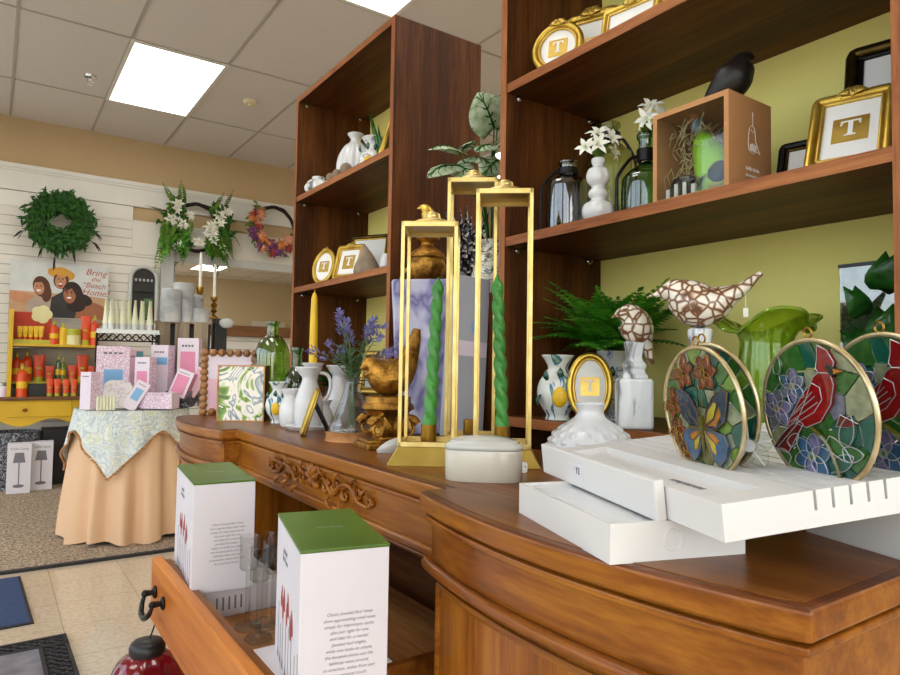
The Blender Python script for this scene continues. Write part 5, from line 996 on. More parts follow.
# ------------------------------------------------------------------ in the open drawer
FZ_ = DZ0+.0625
words = ['Classic Jeweled Bud Vases', 'show appreciating small vases', 'simply for impromptu spots,', 'also just right for one', 'and ideal for a mantel.', 'Jeweled bud singles,', 'while one looks so simple,', 'the bouquet pieces suit the', 'tabletop vases around,', 'to entertain, stolen from and', 'for a personal touch.']
def carton(label, cx, cy, rz, z, w=.112, l=.236, h=.2):
    t = thing('vase_box', label, 'box', (cx, cy, z), rz)
    MB().box(-w/2, w/2, -l/2, l/2, 0, h-.004).build('carton', 'carton_white', t, smooth=0, bevel=.0008)
    MB().box(-w/2-.0006, w/2+.0006, -l/2-.0006, l/2+.0006, h-.004, h).build('green_lid', 'green_lid', t, smooth=0, bevel=.0008)
    text_mesh('bud vases', .009, 'lid_lettering', 'silver', t, Matrix.Translation((0, 0, h+.0001)) @ rotm(-.1, 'Z'), .0001, .3)
    text_mesh('\n'.join(words), .0052, 'printed_verse', 'ink_grey', t, Matrix.Translation((0.006, -l/2-.0002, h*.43)) @ rotm(PI/2, 'X'), .0001, .35, lsp=1.35)
    # printed picture on the narrow left side: red vases on black stems
    Xl = Matrix.Translation((-w/2-.0002, 0, 0)) @ rotm(-PI/2, 'Z') @ rotm(PI/2, 'X'); rn = random.Random(6)
    mb = MB(); mb.xf = Xl
    for i in range(8):
        x = -.07+.024*i+rn.uniform(-.004, .004); z1 = h*.36+rn.uniform(-.02, .02)
        mb.prism([(x-.0011, .02), (x+.0011, .02), (x+.0011, z1), (x-.0011, z1)], 0, .0002, 1)
        mb.prism([(x-.0075, .01), (x+.0075, .01), (x+.002, .024), (x-.002, .024)], 0, .0002, 2)
    for i, (x, z) in enumerate(((-.045, .098), (-.028, .086), (-.014, .1), (.004, .09), (.02, .104), (.04, .084), (.055, .094))):
        mb.prism(petalpoly((x, z-.016), PI/2+rn.uniform(-.3, .3), .034, .012), 0, .00025, 0)
    mb.build('printed_vases', ['petal_red', 'ink_grey', 'ink_grey'], t, smooth=0)
    text_mesh('Jeweled\nBud Vases', .011, 'side_lettering', 'ink_grey', t, Matrix.Translation((-w/2-.0002, .02, h*.8)) @ rotm(-PI/2, 'Z') @ rotm(PI/2, 'X'), .0001, .3)
    return t
A1 = on_z(192.7, 586, .627); 
o = thing('flat_carton', 'flat white carton lying in the drawer under the far vase box', 'box', (.4, 1.335, FZ_)); MB().box(-.085, .075, -.098, .12, 0, .051).build('carton', 'carton_white', o, smooth=0, bevel=.001)
bars = MB()
for i in range(5): bars.box(-.05+.011*i, -.047+.011*i, -.0986, -.098, .012, .036)
bars.build('barcode_strokes', 'ink_grey', o, smooth=0)
carton('white vase box with a green lid, farther one of the two in the open drawer', .369, 1.345, -.10, FZ_+.051, .108, .24, .197)
o = thing('flat_carton', 'flat white carton lying in the drawer under the near vase box', 'box', (.4, .92, FZ_)); MB().box(-.085, .075, -.105, .035, 0, .051).build('carton', 'carton_white', o, smooth=0, bevel=.001)
carton('white vase box with a green lid, nearer one covering the drawer end', .375, .816, -.23, FZ_+.051, .106, .205, .197)
# glass tubes on round feet
def glass_stem(label, px, py, h):
    q = on_z(px, py, FZ_); t = thing('glass_bud_vase', label, 'vase', (q.x, q.y, FZ_), 0, 'clear bud vases in the drawer')
    MB().lathe(prof([(0, .0), (.022, 0), (.0225, .003), (.02, .006), (.008, .008), (.0045, .012)], 3), 32).build('foot', 'clear_glass', t)
    MB().lathe([(.0045, .012), (.0045, h*.62), (.014, h*.64), (.0155, h*.66), (.0155, h*.985), (.0163, h*.99), (.0163, h), (.015, h)], 32).build('tube', 'clear_glass', t, smooth=50); return t
for i, (px, py, h, lb) in enumerate(((247, 628, .16, 'clear glass bud vase in the drawer, leftmost of the cluster'), (258, 640, .155, 'clear glass bud vase in the drawer, front one of the cluster'), (264, 624, .16, 'clear glass bud vase in the drawer, hidden at the back of the cluster'), (273, 630, .155, 'clear glass bud vase in the drawer, touching the near vase box'))): glass_stem(lb, px, py, h)
# ------------------------------------------------------------------ on the floor
A_ = on_z(34, 622, .008); t = thing('door_mat', 'navy blue floor mat with a black rubber edge', 'mat', (A_.x, A_.y, 0))
MB().box(-.78, -.012, .012, .68, .001, .009).build('pile', 'navy_mat', t, smooth=0); MB().box(-.792, 0, 0, .012, .001, .007).box(-.792, 0, .68, .692, .001, .007).box(-.792, -.78, .012, .68, .001, .007).box(-.012, 0, .012, .68, .001, .007).build('rubber_edge', 'rubber', t, smooth=0); t.rotation_euler[2] = R(2)
A_ = on_z(66, 634, .01); t = thing('lattice_mat', 'grey doormat with a black rubber lattice border near the drawer', 'mat', (A_.x, A_.y, 0), R(1)); m = MB(); bw = .095
for x0, x1, y0, y1 in ((-.8, 0, -.012, 0), (-.8, 0, -bw, -bw+.012), (-.012, 0, -.5, 0), (-bw, -bw+.012, -.5, -bw), (-.8, 0, -.5, -.488), (-.8, 0, -.5+bw-.012, -.5+bw)): m.box(x0, x1, y0, y1, .001, .014)
def lat(cx, cy, s=.02):
    for a in (PI/4, -PI/4): d = Vector((math.cos(a), math.sin(a), 0))*s*1.3; m.tube([Vector((cx, cy, .008))-d, Vector((cx, cy, .008))+d], .0045, 4, cap=True)
for i in range(19): lat(-.03-.04*i, -bw*.33); lat(-.03-.04*i, -bw*.7)
for i in range(9): lat(-bw*.33, -.115-.04*i); lat(-bw*.7, -.115-.04*i)
m.build('lattice_border', 'rubber', t, smooth=0); MB().box(-.79, -bw, -.4, -bw, .001, .012).build('grey_carpet', 'mat_grey', t, smooth=0); MB().box(-.795, -.003, -.495, -.003, .0005, .003).build('backing', 'mat_grey', t, smooth=0)
q = Vector((.285, 1.62, 0)); q = on_y(150, 640, 1.62); zt_ = on_y(152, 645, 1.62).z
t = thing('glass_lantern', 'round ribbed red glass garden lantern with a black cap below the open drawer', 'lantern', (q.x-.005, 1.62, 0)); Rr = .085
zc = zt_-.012
MB().lathe(prof([(.03, zc), (.06, zc-.02), (Rr, zc-.075), (Rr*1.02, zc-.12), (Rr*.8, zc-.19), (.04, zc-.23), (0, zc-.235)], 5), 48, fr=lambda a, r, z: r*(1+.045*math.cos(10*a))).build('glass_globe', 'red_glass', t)
MB().lathe(prof([(.036, zc-.006), (.038, zc+.012), (.03, zc+.024), (.012, zc+.028), (0, zc+.028)], 3), 28).build('black_cap', 'black_metal', t)
MB().tube([(.004, 0, zc+.026), (.012, 0, zc+.05), (.018, 0, zc+.075)], .0018, 6).build('wire_loop', 'black_iron', t)
MB().lathe([(0, 0), (.06, 0), (.06, .006), (.012, .012), (.01, zc-.235), (0, zc-.233)], 24).build('stand', 'black_iron', t)
# ------------------------------------------------------------------ skirted round table and its display
TC = Vector((.715, 4.40, .012)); TH_ = .735; TR = .292
def skirt(u, v):
    a = 2*PI*u; k = min(1, v*1.2); r = TR+.055*v**.8+.032*k*math.sin(13*a+.8*math.sin(3*a))+.008*k*math.sin(24*a); return Vector((r*math.cos(a), r*math.sin(a), TH_*(1-v)+.004+.012*math.sin(5*a)*v*v+ .008*v))
g = MB().grid(skirt, 220, 14, wrap=True); g.add([(TR*math.cos(2*PI*i/48), TR*math.sin(2*PI*i/48), TH_+.004) for i in range(48)], [tuple(range(48))])
o = g.build('tablecloth', 'peach_cloth', loc=TC, smooth=80); tag(o, 'peach floor-length cloth draped in folds over the round table', 'tablecloth')
def lace(u, v):
    a = 2*PI*u; s = abs(((a-4.25)/(PI/2)+.5) % 1-.5)*2      # 0 at a hanging corner, 1 midway
    drop = .11+.25*(1-s)**1.2; r = TR+.012+.05*v*drop/.3+.010*v*math.sin(15*a+.8)+.01; return Vector((r*math.cos(a), r*math.sin(a), TH_+.007-drop*v))
g = MB().grid(lace, 200, 10, wrap=True); rim_ = [lace(i/48, 0) for i in range(48)]; g.add(rim_, [tuple(range(48))])
o = g.build('lace_topper', 'lace', loc=TC, smooth=80); tag(o, 'pale embroidered square topper with a hanging point over the peach cloth', 'tablecloth')
tr = MB(); rn = random.Random(1)
for i in range(230):
    p = lace(i/230, 1); tr.ell(p+Vector((p.x*.02, p.y*.02, -.006-rn.random()*.008)), .0065, u=6, v=4)
o2 = tr.build('tassel_trim', 'plinth_wood', o); o2['kind'] = 'stuff'
o = MB().lathe([(0, 0), (TR+.012, 0), (TR+.014, .003), (TR+.012, .006), (0, .006)], 64).build('glass_tabletop', 'clear_glass', loc=TC+Vector((0, 0, TH_+.008)), smooth=40); tag(o, 'round clear glass top lying on the lace-covered table', 'tabletop')
TT = TC.z+TH_+.0142
def tp(px, y): p = on_y(px, 400, y); return Vector((p.x, p.y, TT))
def pxw(p, n): return mpp(p)*n
def packs(label, px0, px1, py0, py1, y, m, d=.05, rz=0, lean=0, roll=0, z=None, side=None, panel=None, name='gift_carton', words_=None, group='pink gift cartons on the round table'):
    c = tp((px0+px1)/2, y); w = pxw(c, px1-px0)
    if z is None: z = TT
    h = on_y((px0+px1)/2, py0, y).z-z if roll == 0 else pxw(c, py1-py0)
    t = thing(name, label, 'box', (c.x, c.y, z), face_cam(c)+rz, group); X = rotm(-lean, 'X') @ rotm(roll, 'Y')
    b = MB(); b.xf = X; b.box(-w/2, w/2, 0, d, 0.001, h, [0, 0, 0, 0, 1, 1]); b.build('carton', [m, side or m], t, smooth=0)
    if panel:
        pm, x0, x1, z0, z1 = panel; b = MB(); b.xf = X; b.box(-w/2+w*x0, -w/2+w*x1, -.0012, 0, h*z0, h*z1).build('window_panel', pm, t, smooth=0)
    b = MB(); b.xf = X; n = 4
    for i in range(n): b.box(-w*.3+w*.6*i/n, -w*.3+w*.6*(i+.7)/n, -.001, 0, h*.87, h*.9)
    b.build('printed_line', 'ink_grey', t, smooth=0); return t
# riser, tubes and crates at the back of the table
c = tp(126, 4.50); zt_ = on_y(126, 333, 4.50).z; w = pxw(c, 56); t = thing('wire_riser', 'black wire riser with a mirrored shelf, carrying the pale lotion tubes', 'riser', (c.x, c.y, TT), face_cam(c)); hR = zt_-TT
m = MB()
for sx in (-1, 1):
    for sy in (-.05, .05): m.tube([(sx*w/2, sy, 0), (sx*w/2, sy, hR)], .005, 6)
for sy in (-.05, .05):
    m.tube([(-w/2, sy, hR-.05), (w/2, sy, hR-.05)], .003, 5)
    for i in range(8): m.tube([(-w/2+w*i/8, sy, hR-.05), (-w/2+w*(i+1)/8, sy, hR-.005)], .003, 5); m.tube([(-w/2+w*(i+1)/8, sy, hR-.05), (-w/2+w*i/8, sy, hR-.005)], .003, 5)
m.build('wire_frame', 'black_iron', t); MB().box(-w/2-.006, w/2+.006, -.06, .06, hR-.006, hR).build('shelf', 'silver', t, smooth=0)
MB().box(-w/2, w/2, -.055, .055, hR, hR+.02).build('tray', 'clear_cap', t, smooth=0)
protoT = None
for i, px in enumerate((103, 108.5, 114, 120, 126, 132, 139, 147)):
    q = tp(px, 4.48 if i % 2 else 4.51); q.z = zt_+.0205; lb = 'pale green lotion tube on the wire riser, number %s from the left end' % ('one two three four five six seven eight'.split()[i])
    if protoT is None:
        t = protoT = thing('lotion_tube', lb, 'tube', q, face_cam(q)+R(62), 'pale lotion tubes on the riser')
        MB().lathe([(0, 0), (.017, 0), (.017, .035), (0, .035)], 18).build('cap', 'clear_cap', t, smooth=40)
        vs = []; MB_ = MB(); n = 16
        for k in range(9): z = .035+.15*k/8; f = k/8; vs.append(([(.02*(1-.12*f)*math.cos(2*PI*j/n), .02*(1-f*.93)*math.sin(2*PI*j/n)) for j in range(n)], z))
        loft(vs).build('tube_body', 'pale_tube', t, smooth=60)
    else: dup(protoT, q, face_cam(q)+R(62)+.15*(i % 3-1), lb)
c = tp(181, 4.60); zc_ = on_y(181, 322, 4.60).z; w = pxw(c, 52); t = thing('slatted_crate', 'grey wooden crate stood on end under the marbled jars', 'crate', (c.x, c.y, TT), face_cam(c)); hC = zc_-TT
MB().box(-w/2, w/2, -.09, .09, hC-.012, hC).box(-w/2, w/2, -.09, .09, 0, .012).build('boards', 'crate_wood', t, smooth=0)
for i in range(3): MB().box(-w/2+w*(.02+.335*i), -w/2+w*(.02+.335*i)+w*.25, -.09, -.078, .012, hC-.012).build('slat', 'crate_wood', t, smooth=0)
MB().box(-w/2, w/2, .078, .09, .012, hC-.012).build('back_board', 'black_metal', t, smooth=0)
MB().tube([(w/2+.01, -.09, 0), (w/2+.01, -.09, hC)], .005, 6).tube([(-w/2-.01, -.09, 0), (-w/2-.01, -.09, hC+.18)], .005, 6).build('metal_edge', 'black_iron', t)
def jar(label, px, py0, y, wpx, lid=False):
    q = tp(px, y); q.z = zc_; r = pxw(q, wpx)/2; h = on_y(px, py0, y).z-zc_; t = thing('marble_jar', label, 'jar', q, 0, 'marbled jars on the crate')
    MB().lathe(prof([(0, 0), (r*.96, 0), (r, .006), (r, h*.86), (r*.98, h*.9)], 3)+[(r*.98, h*.9), (0, h*.9)], 28).build('jar_body', 'marble_jar', t, smooth=50); MB().lathe([(0, h*.9), (r*1.02, h*.9), (r*1.02, h*.985), (r*.96, h), (0, h)], 28).build('lid', 'marble_jar', t, smooth=40); return t
jar('large marbled grey jar at the left of the crate', 168, 289, 4.55, 19); jar('tallest marbled grey jar standing behind on the crate', 180, 283, 4.62, 20); jar('slim marbled grey jar in the middle of the crate', 184, 300, 4.54, 11.5); jar('wide low marbled grey jar at the right of the crate', 197, 309, 4.55, 18); jar('marbled grey jar half hidden behind the wide low jar', 194, 295, 4.62, 13)
def taper_stick(label, lab2, px, py_top, py_mid, py_bot, y, zb):
    q = on_y(px, py_bot, y); q.z = zb; hm = on_y(px, py_mid, y).z-zb; ht = on_y(px, py_top, y).z-zb; t = thing('brass_candlestick', label, 'candlestick', q)
    k = hm/.16; kr = .95; MB().lathe(prof([(0, 0), (.035*kr, 0), (.034*kr, .01*k), (.012*kr, .025*k), (.01*kr, .04*k), (.024*kr, .055*k), (.012*kr, .075*k), (.024*kr, .1*k), (.01*kr, .12*k), (.02*kr, .135*k), (.025*kr, .157*k), (.02*kr, .16*k), (0, .15*k)], 3), 24).build('stem', 'brass', t)
    o = MB().lathe([(0, 0), (.011, 0), (.009, ht-hm-.02), (.003, ht-hm), (0, ht-hm)], 14).build('taper_candle', 'candle_white', loc=(q.x, q.y, zb+hm-.012)); tag(o, lab2, 'candle')
taper_stick('brass candlestick behind the jars, left one of two', 'tall white taper candle in the left brass candlestick', 199, 250, 287, 322, 4.6, zc_)
taper_stick('brass candlestick beside the jars, right one of two', 'tall white taper candle in the right brass candlestick', 213.5, 262, 297, 319, 4.62, on_y(217, 319, 4.62).z)
packs('pink carton with a big blue window at the left of the table display', 97, 127, 346, 380, 4.36, 'pink_pattern', .05, .05, 0, panel=('blue_card', .22, .8, .22, .62))
packs('pink carton with a teal corner, behind the two tall ones', 127, 141, 350, 390, 4.42, 'pink_card', .04, .1, panel=('teal_card', .55, 1, .72, .98))
packs('tall pale carton with a small blue label behind the pink boxes', 149, 167, 345, 395, 4.40, 'lilac_card', .09, -.5, side='pink_pattern', panel=('blue_card', .3, .95, .68, .8))
packs('tallest pink carton at the right of the table display', 176, 197, 338, 395, 4.36, 'lilac_card', .06, -.35, side='pink_pattern', panel=('pink_deep', .15, .85, .3, .8))
packs('pink carton with a rose window in the middle of the table display', 133, 149, 357, 405, 4.28, 'lilac_card', .07, -.6, side='pink_pattern', panel=('pink_deep', .15, .85, .45, .72))
packs('slim pale pink carton at the front left of the glass tabletop', 79, 91, 372, 411, 4.20, 'lilac_card', .07, -.7, side='pink_pattern')
c = tp(118, 4.26); t = thing('floral_pouch', 'flat cream pouch printed with small flowers, propped among the cartons', 'pouch', c, face_cam(c)+.1); w = pxw(c, 27); b = MB(); b.xf = rotm(-.12, 'X') @ rotm(PI/2, 'X'); b.prism(rrect(w, w*1.05, w*.3, w*.525), -.012, 0); b.build('pouch', 'floral_print', t, smooth=0, bevel=.003)
MB().cbox((0, -.012, w*.8), (w*.5, .002, .012)).build('lettering_patch', 'lilac_card', t, smooth=0)
packs('tilted pale carton with a blue window and teal corner, leaning at the front', 121, 134, 374, 405, 4.16, 'lilac_card', .05, -.1, .15, .5, panel=('blue_card', .2, .8, .35, .75), side='pink_pattern')
packs('wide low lattice-patterned pink carton at the front of the table', 140, 172, 393, 413, 4.12, 'pink_pattern', .1, -.45)
packs('tilted pink carton resting against the tall one on the right', 167, 184, 366, 393, 4.22, 'lilac_card', .06, -.35, .1, .35, TT+.07, 'pink_deep', ('pink_deep', .1, .85, .1, .8))
packs('second tilted pink carton at the far right, half behind the first', 182, 194, 364, 394, 4.26, 'pink_card', .05, -.1, .1, .5, TT+.07)
packs('low black block holding up the tilted cartons', 166, 190, 391, 410, 4.24, 'black_pattern', .12, -.2, name='display_block', group=None)
o = None
for i in range(6):
    q = tp(98+3.2*i, 4.13); lb = 'tiny pale tube in the row at the table front, %s from the left' % 'first second third fourth fifth sixth'.split()[i]
    if o is None: o = MB().lathe([(0, 0), (.008, 0), (.008, .02), (.0075, .07), (.004, .078), (0, .078)], 12).build('sample_tube', 'pale_tube', loc=q); tag(o, lb, 'tube', 'tiny tubes on the table'); o1 = o
    else: o2 = o1.copy(); COL.objects.link(o2); o2.location = q; o2['label'] = lb
c = tp(197, 4.38); t = thing('patterned_bag', 'dark patterned bag at the right of the table display', 'bag', c, face_cam(c)); w = pxw(c, 34)
loft([(rrect(w*.9, .1, .03), 0), (rrect(w, .13, .04), .06), (rrect(w*.9, .1, .04), .16), (rrect(w*.7, .06, .02), .2)]).build('bag_body', 'black_pattern', t, smooth=60); MB().tube(smoothpath([(-w*.2, -.02, .19), (-w*.15, -.03, .26), (w*.15, -.03, .26), (w*.2, -.02, .19)], 6), .006, 7).build('handle', 'black_metal', t)
c = tp(222, 4.45); t = thing('dark_pedestal', 'tall dark pedestal with grey cloth carrying the right brass candlestick', 'pedestal', on_y(217, 400, 4.62)); t.location.z = .012; hq = on_y(217, 319, 4.62).z-.012
MB().box(-.04, .04, -.05, .05, 0, hq).build('box_body', 'black_metal', t, smooth=0, bevel=.006); MB().ell((.03, -.06, hq-.03), (.05, .02, .035), u=16, v=8).build('cloth', 'grey_trim', t)
# ------------------------------------------------------------------ yellow console and the orange products
YB = 6.62; YF = 6.2; ZT_ = on_y(40, 397, YF).z
xl = on_y(-14, 400, YF).x; xr = .86; t = thing('console_table', 'yellow painted console table with a brown top against the back wall', 'table', (0, 0, .012))
MB().box(xl, xr, YF-.02, YB, ZT_-.037, ZT_-.012).build('top', 'ledge_wood', t, smooth=0, bevel=.004)
ap = [(xl+.03, ZT_-.037)]; n = 24; z0 = ZT_-.215
poly = [(xl+.02, ZT_-.037), (xr-.02, ZT_-.037)]+[(xr-.02-(xr-xl-.04)*i/n, z0+.03*math.cos(i/n*4*PI)) for i in range(n+1)]
m = MB(); m.xf = Matrix.Translation((0, YF+.02, 0)) @ rotm(PI/2, 'X'); m.prism(poly, 0, .02); m.build('apron', 'yellow_paint', t, smooth=0, bevel=.003)
dx0 = on_y(8, 400, YF).x; d_ = MB().box(dx0, on_y(72, 400, YF).x, YF-.008, YF+.004, ZT_-.17, ZT_-.05).build('drawer', 'yellow_paint', t, smooth=0, bevel=.004)
kq = on_y(25, 410, YF-.02); MB().ell((kq.x, YF-.02, kq.z-.012), (.018, .014, .014), u=14, v=10).build('knob', 'cherry_y', d_)
for x in (xl+.05, xr-.05):
    for y in (YF+.04, YB-.05): MB().tube([(x, y, ZT_-.04), (x, y, .0)], [.03, .017], 10).build('leg', 'yellow_paint', t)
CT = ZT_
x0s = on_y(8, 350, 6.3).x; x1s = on_y(106, 350, 6.3).x; zs1 = on_y(45, 344, 6.3).z; ztop = on_y(10, 309, 6.3).z; zs2 = on_y(40, 382, 6.3).z
t = thing('product_shelf', 'yellow two-tier shelf unit of orange toiletries standing on the console table', 'shelf', (0, 0, 0))
for x in (x0s, x1s-.03): MB().box(x, x+.03, 6.28, 6.56, CT, ztop if x == x0s else zs1-.0).build('upright', 'yellow_paint', t, smooth=0, bevel=.002)
MB().box(x0s+.03, x1s-.03, 6.29, 6.56, zs1-.02, zs1).build('shelf_board', 'yellow_paint', t, smooth=0)
MB().box(x0s+.03, x1s-.03, 6.40, 6.56, zs2-.016, zs2).build('riser_board', 'yellow_green', t, smooth=0)
for i in range(5): zz = CT+(ztop-.03-CT)*i/5; MB().box(x0s+.03, x1s-.03, 6.56, 6.572, zz, zz+(ztop-.03-CT)/5-.006).build('back_plank', 'grey_plank', t, smooth=0)
# poster
pz0 = on_y(20, 312, 6.58).z; pz1 = on_y(10, 259, 6.58).z; px0 = on_y(9.5, 290, 6.58).x; px1 = on_y(108, 290, 6.58).x; pw = px1-px0; ph = pz1-pz0+.13
t = thing('poster', 'printed poster of three smiling people in the sun above the orange products', 'poster', (px0, 6.582, pz1-ph))
MB().box(0, pw, 0, .006, 0, ph).build('poster_board', 'sky_print', t, smooth=0)
m = MB(); m.xf = rotm(PI/2, 'X'); L = [0]; KX = pw/98.5; KY = (pz1-pz0)/53
def pp(px, py): return ((px-9.5)*KX, ph-(py-260-.045*(px-10))*KY)
def blob(px, py, rx, ry, mi, n=24, a=0):
    L[0] += 1; cx, cy = pp(px, py); m.prism([(cx+x*math.cos(a)-y*math.sin(a), cy+x*math.sin(a)+y*math.cos(a)) for x, y in circ(n, rx*KX, ry*KY)], 0, .0006+.00025*L[0], mi)
def shape(pts, mi): L[0] += 1; m.prism([(min(max(q[0], 0), pw), min(max(q[1], 0), ph)) for q in [pp(*p_) for p_ in pts]], 0, .0006+.00025*L[0], mi)
MATL = ['sand_print', 'hat_straw', 'hair_dark', 'hair_brown', 'skin_a', 'skin_b', 'white_paper', 'petal_red', 'cloth_print', 'ink']
shape([(9, 328), (108, 328), (108, 299), (90, 296), (9, 291)], 0)
shape([(9, 300), (9, 292), (22, 293), (34, 297), (34, 304), (20, 304)], 4)
shape([(26, 322), (27, 302), (34, 297), (50, 300), (52, 322)], 8); shape([(48, 322), (50, 298), (60, 292), (74, 300), (76, 322)], 9)
shape([(74, 320), (78, 304), (88, 301), (102, 306), (108, 312), (108, 322)], 5)
blob(40, 287, 8.5, 11, 3, a=.25); blob(45, 294, 5, 9, 3); blob(37.5, 288, 5, 7.2, 4, a=.15); shape([(33, 283), (36, 277), (43, 278), (44, 286), (40, 282)], 3)
blob(59, 273, 14, 6.2, 1, a=-.18); blob(59, 280, 7.8, 9, 3); blob(58.5, 281, 5.6, 7.4, 4); blob(59.5, 271, 8.5, 4.8, 1, a=-.15); blob(58.3, 284.5, 2.4, 2.8, 7); blob(58.3, 283.6, 2, 1, 6)
blob(71, 294, 10.5, 13, 2, a=.1); blob(82, 300, 10, 6, 2, a=-.35); blob(75, 306, 10, 7, 2); blob(68, 295, 6.4, 9, 5, a=.08); shape([(62, 292), (66, 284), (74, 286), (75, 296), (70, 288)], 2)
for cx, cy, k, hd in ((37.3, 287, .85, 3), (58.5, 279, .9, 3), (67.6, 293, 1.05, 2)):
    for s_ in (-1, 1): blob(cx+s_*2.2*k, cy, .9*k, .6*k, hd, 10); blob(cx+s_*2.3*k, cy-1.5*k, 1.3*k, .35*k, hd, 8)
    blob(cx+.1, cy+1.6, .6*k, 1.2*k, 5 if hd == 3 else 4, 8)
blob(37.2, 291, 2.3, 1.2, 6, 12); blob(67.6, 298.6, 3, 1.7, 7, 12); blob(67.6, 298.2, 2.6, 1.1, 6, 12)
m.build('printed_picture', MATL, t, smooth=0)
for tx, py, sz in (('Bring', 271, .078), ('the', 278, .055), ('\u201cBeach\u201d', 285, .066), ('Home!', 292.5, .076)):
    cx, cy = pp(94.5, py); text_mesh(tx, sz, 'headline', 'orange_ink', t, XZ(cx, -.0004, cy) @ rotm(-.05, 'Z'), .0006, .3)
def prod(kind, label, px, py0, zb, y, wpx, m='orange_plastic', cap='yellow_green', group=None):
    q = on_y(px, 360, y); q.z = zb; r = pxw(q, wpx)/2; h = on_y(px, py0, y).z-zb
    nm = {'pump': 'pump_bottle', 'tube': 'cosmetic_tube', 'jar': 'cream_jar', 'bottle': 'toiletry_bottle'}[kind]; t = thing(nm, label, 'tube' if kind == 'tube' else 'jar' if kind == 'jar' else 'bottle', q, face_cam(q), group or 'orange toiletries on the yellow shelf')
    if kind == 'tube':
        MB().lathe([(0, 0), (r*.8, 0), (r*.8, h*.18), (0, h*.18)], 16).build('cap', cap, t, smooth=40); n = 14
        loft([([(r*(.85+.2*k/6)*math.cos(2*PI*j/n), r*(.85-.78*k/6)*math.sin(2*PI*j/n)) for j in range(n)], h*.18+h*.82*k/6) for k in range(7)]).build('tube_body', m, t, smooth=60)
        MB().cbox((0, -r*.72, h*.5), (r*.9, .002, h*.06)).build('label_band', 'yellow_green', t, smooth=0)
    elif kind == 'jar':
        MB().lathe([(0, 0), (r, 0), (r, h*.6), (0, h*.6)], 20).build('jar_body', m, t, smooth=40); MB().lathe([(0, h*.6), (r*1.03, h*.6), (r*1.03, h*.97), (r*.95, h), (0, h)], 20).build('lid', cap, t, smooth=40)
    else:
        MB().lathe(prof([(0, 0), (r*.95, 0), (r, .006), (r, h*.62), (r*.8, h*.72), (r*.35, h*.78), (r*.3, h*.84)], 2)+[(0, h*.84)], 18).build('bottle_body', m, t, smooth=50)
        k = MB().lathe([(0, h*.82), (r*.38, h*.82), (r*.38, h*.92), (r*.14, h*.93), (r*.14, h), (0, h)], 12)
        if kind == 'pump': k.tube([(0, 0, h*.97), (-r*.3, -r*.7, h*.96)], r*.13, 6)
        k.build('pump_cap', cap, t, smooth=40); MB().lathe([(r*1.005, h*.25), (r*1.02, h*.25), (r*1.02, h*.45), (r*1.005, h*.45)], 18, closed=True).build('label_band', 'candle_yellow', t)
    return t
y = 6.36
t = thing('counter_display', 'red counter display card with a yellow emblem on the upper yellow shelf', 'display', on_y(31, 340, 6.4)); t.location.z = zs1; w = pxw(t.location, 35); hh = on_y(31, 312, 6.4).z-zs1
MB().box(-w/2, w/2, .02, .028, 0, hh).box(-w/2, -w/2+.006, -.05, .02, 0, hh*.9).build('card', 'red_card', t, smooth=0); MB().box(-w/2, w/2, -.06, .02, 0, .035).build('tray', 'yellow_green', t, smooth=0)
m = MB(); m.xf = XZ(w*.24, .0195, hh*.95)
for k in range(5): m.prism(circ(14, .042, .042, .03*math.cos(k*2.5)*1.2, .03*math.sin(k*2.5)*1.2), 0, .003+.0004*k)
m.build('emblem', 'cream_jar', t, smooth=0)
for i, px in enumerate((18.5, 24, 29.5, 35, 40)): prod('tube', 'small yellow tube in the red counter display, %s from the left' % 'first second third fourth fifth'.split()[i], px, 326, zs1+.036, 6.375, 4.6, 'candle_yellow', 'orange_plastic', 'small tubes in the red display')
prod('pump', 'orange pump bottle on the upper yellow shelf right of the display', 53, 320, zs1, y, 8); prod('pump', 'yellow pump bottle on the upper yellow shelf', 62, 322, zs1, y, 7, 'candle_yellow'); prod('jar', 'pale yellow cream jar on the upper yellow shelf', 72.5, 329, zs1, y, 13, 'cream_jar')
prod('tube', 'tall orange tube on the upper yellow shelf beside the cream jar', 84.5, 316, zs1, y, 9); prod('pump', 'tall orange bottle at the right end of the upper yellow shelf', 93.5, 315, zs1, y, 8)
y = 6.46
prod('pump', 'tall orange pump bottle at the left of the middle row', 17, 352, zs2, y, 9); prod('pump', 'tall orange pump bottle second in the middle row', 27, 350, zs2, y, 9); prod('tube', 'big orange tube in the middle row', 39, 355, zs2, y, 10); prod('tube', 'short orange tube beside the green bottle', 50, 366, zs2, y, 8)
prod('bottle', 'tall green bottle in the middle row of orange toiletries', 58.5, 354, zs2, y, 4.5, 'emerald_glass', 'yellow_green'); prod('bottle', 'second green bottle, right of the tall green one', 63.5, 356, zs2, y, 4.5, 'lime_glass', 'yellow_green'); prod('tube', 'short orange tube right of the green bottles', 73, 365, zs2, y, 8); prod('tube', 'big orange tube at the right of the middle row', 82.5, 355, zs2, y, 10); prod('tube', 'short orange tube at the right end of the middle row', 92, 366, zs2, y, 8)
y = 6.33
prod('pump', 'orange bottle standing in front on the brown console top', 23, 363, CT, 6.3, 9.5)
for i, px in enumerate((51, 58.5, 67, 75)): prod('tube', 'small orange and yellow tube in the bottom row, %s from the left' % 'first second third last'.split()[i], px, 379, CT, y, 6, group='small tubes in the bottom row')
q = on_y(38, 390, 6.34); o = MB().box(-.07, .07, 0, .05, 0, on_y(38, 384, 6.34).z-CT).build('black_box', 'black_metal', loc=(q.x, q.y, CT), smooth=0, bevel=.003); tag(o, 'long black box lying between the front bottle and small tubes', 'box')
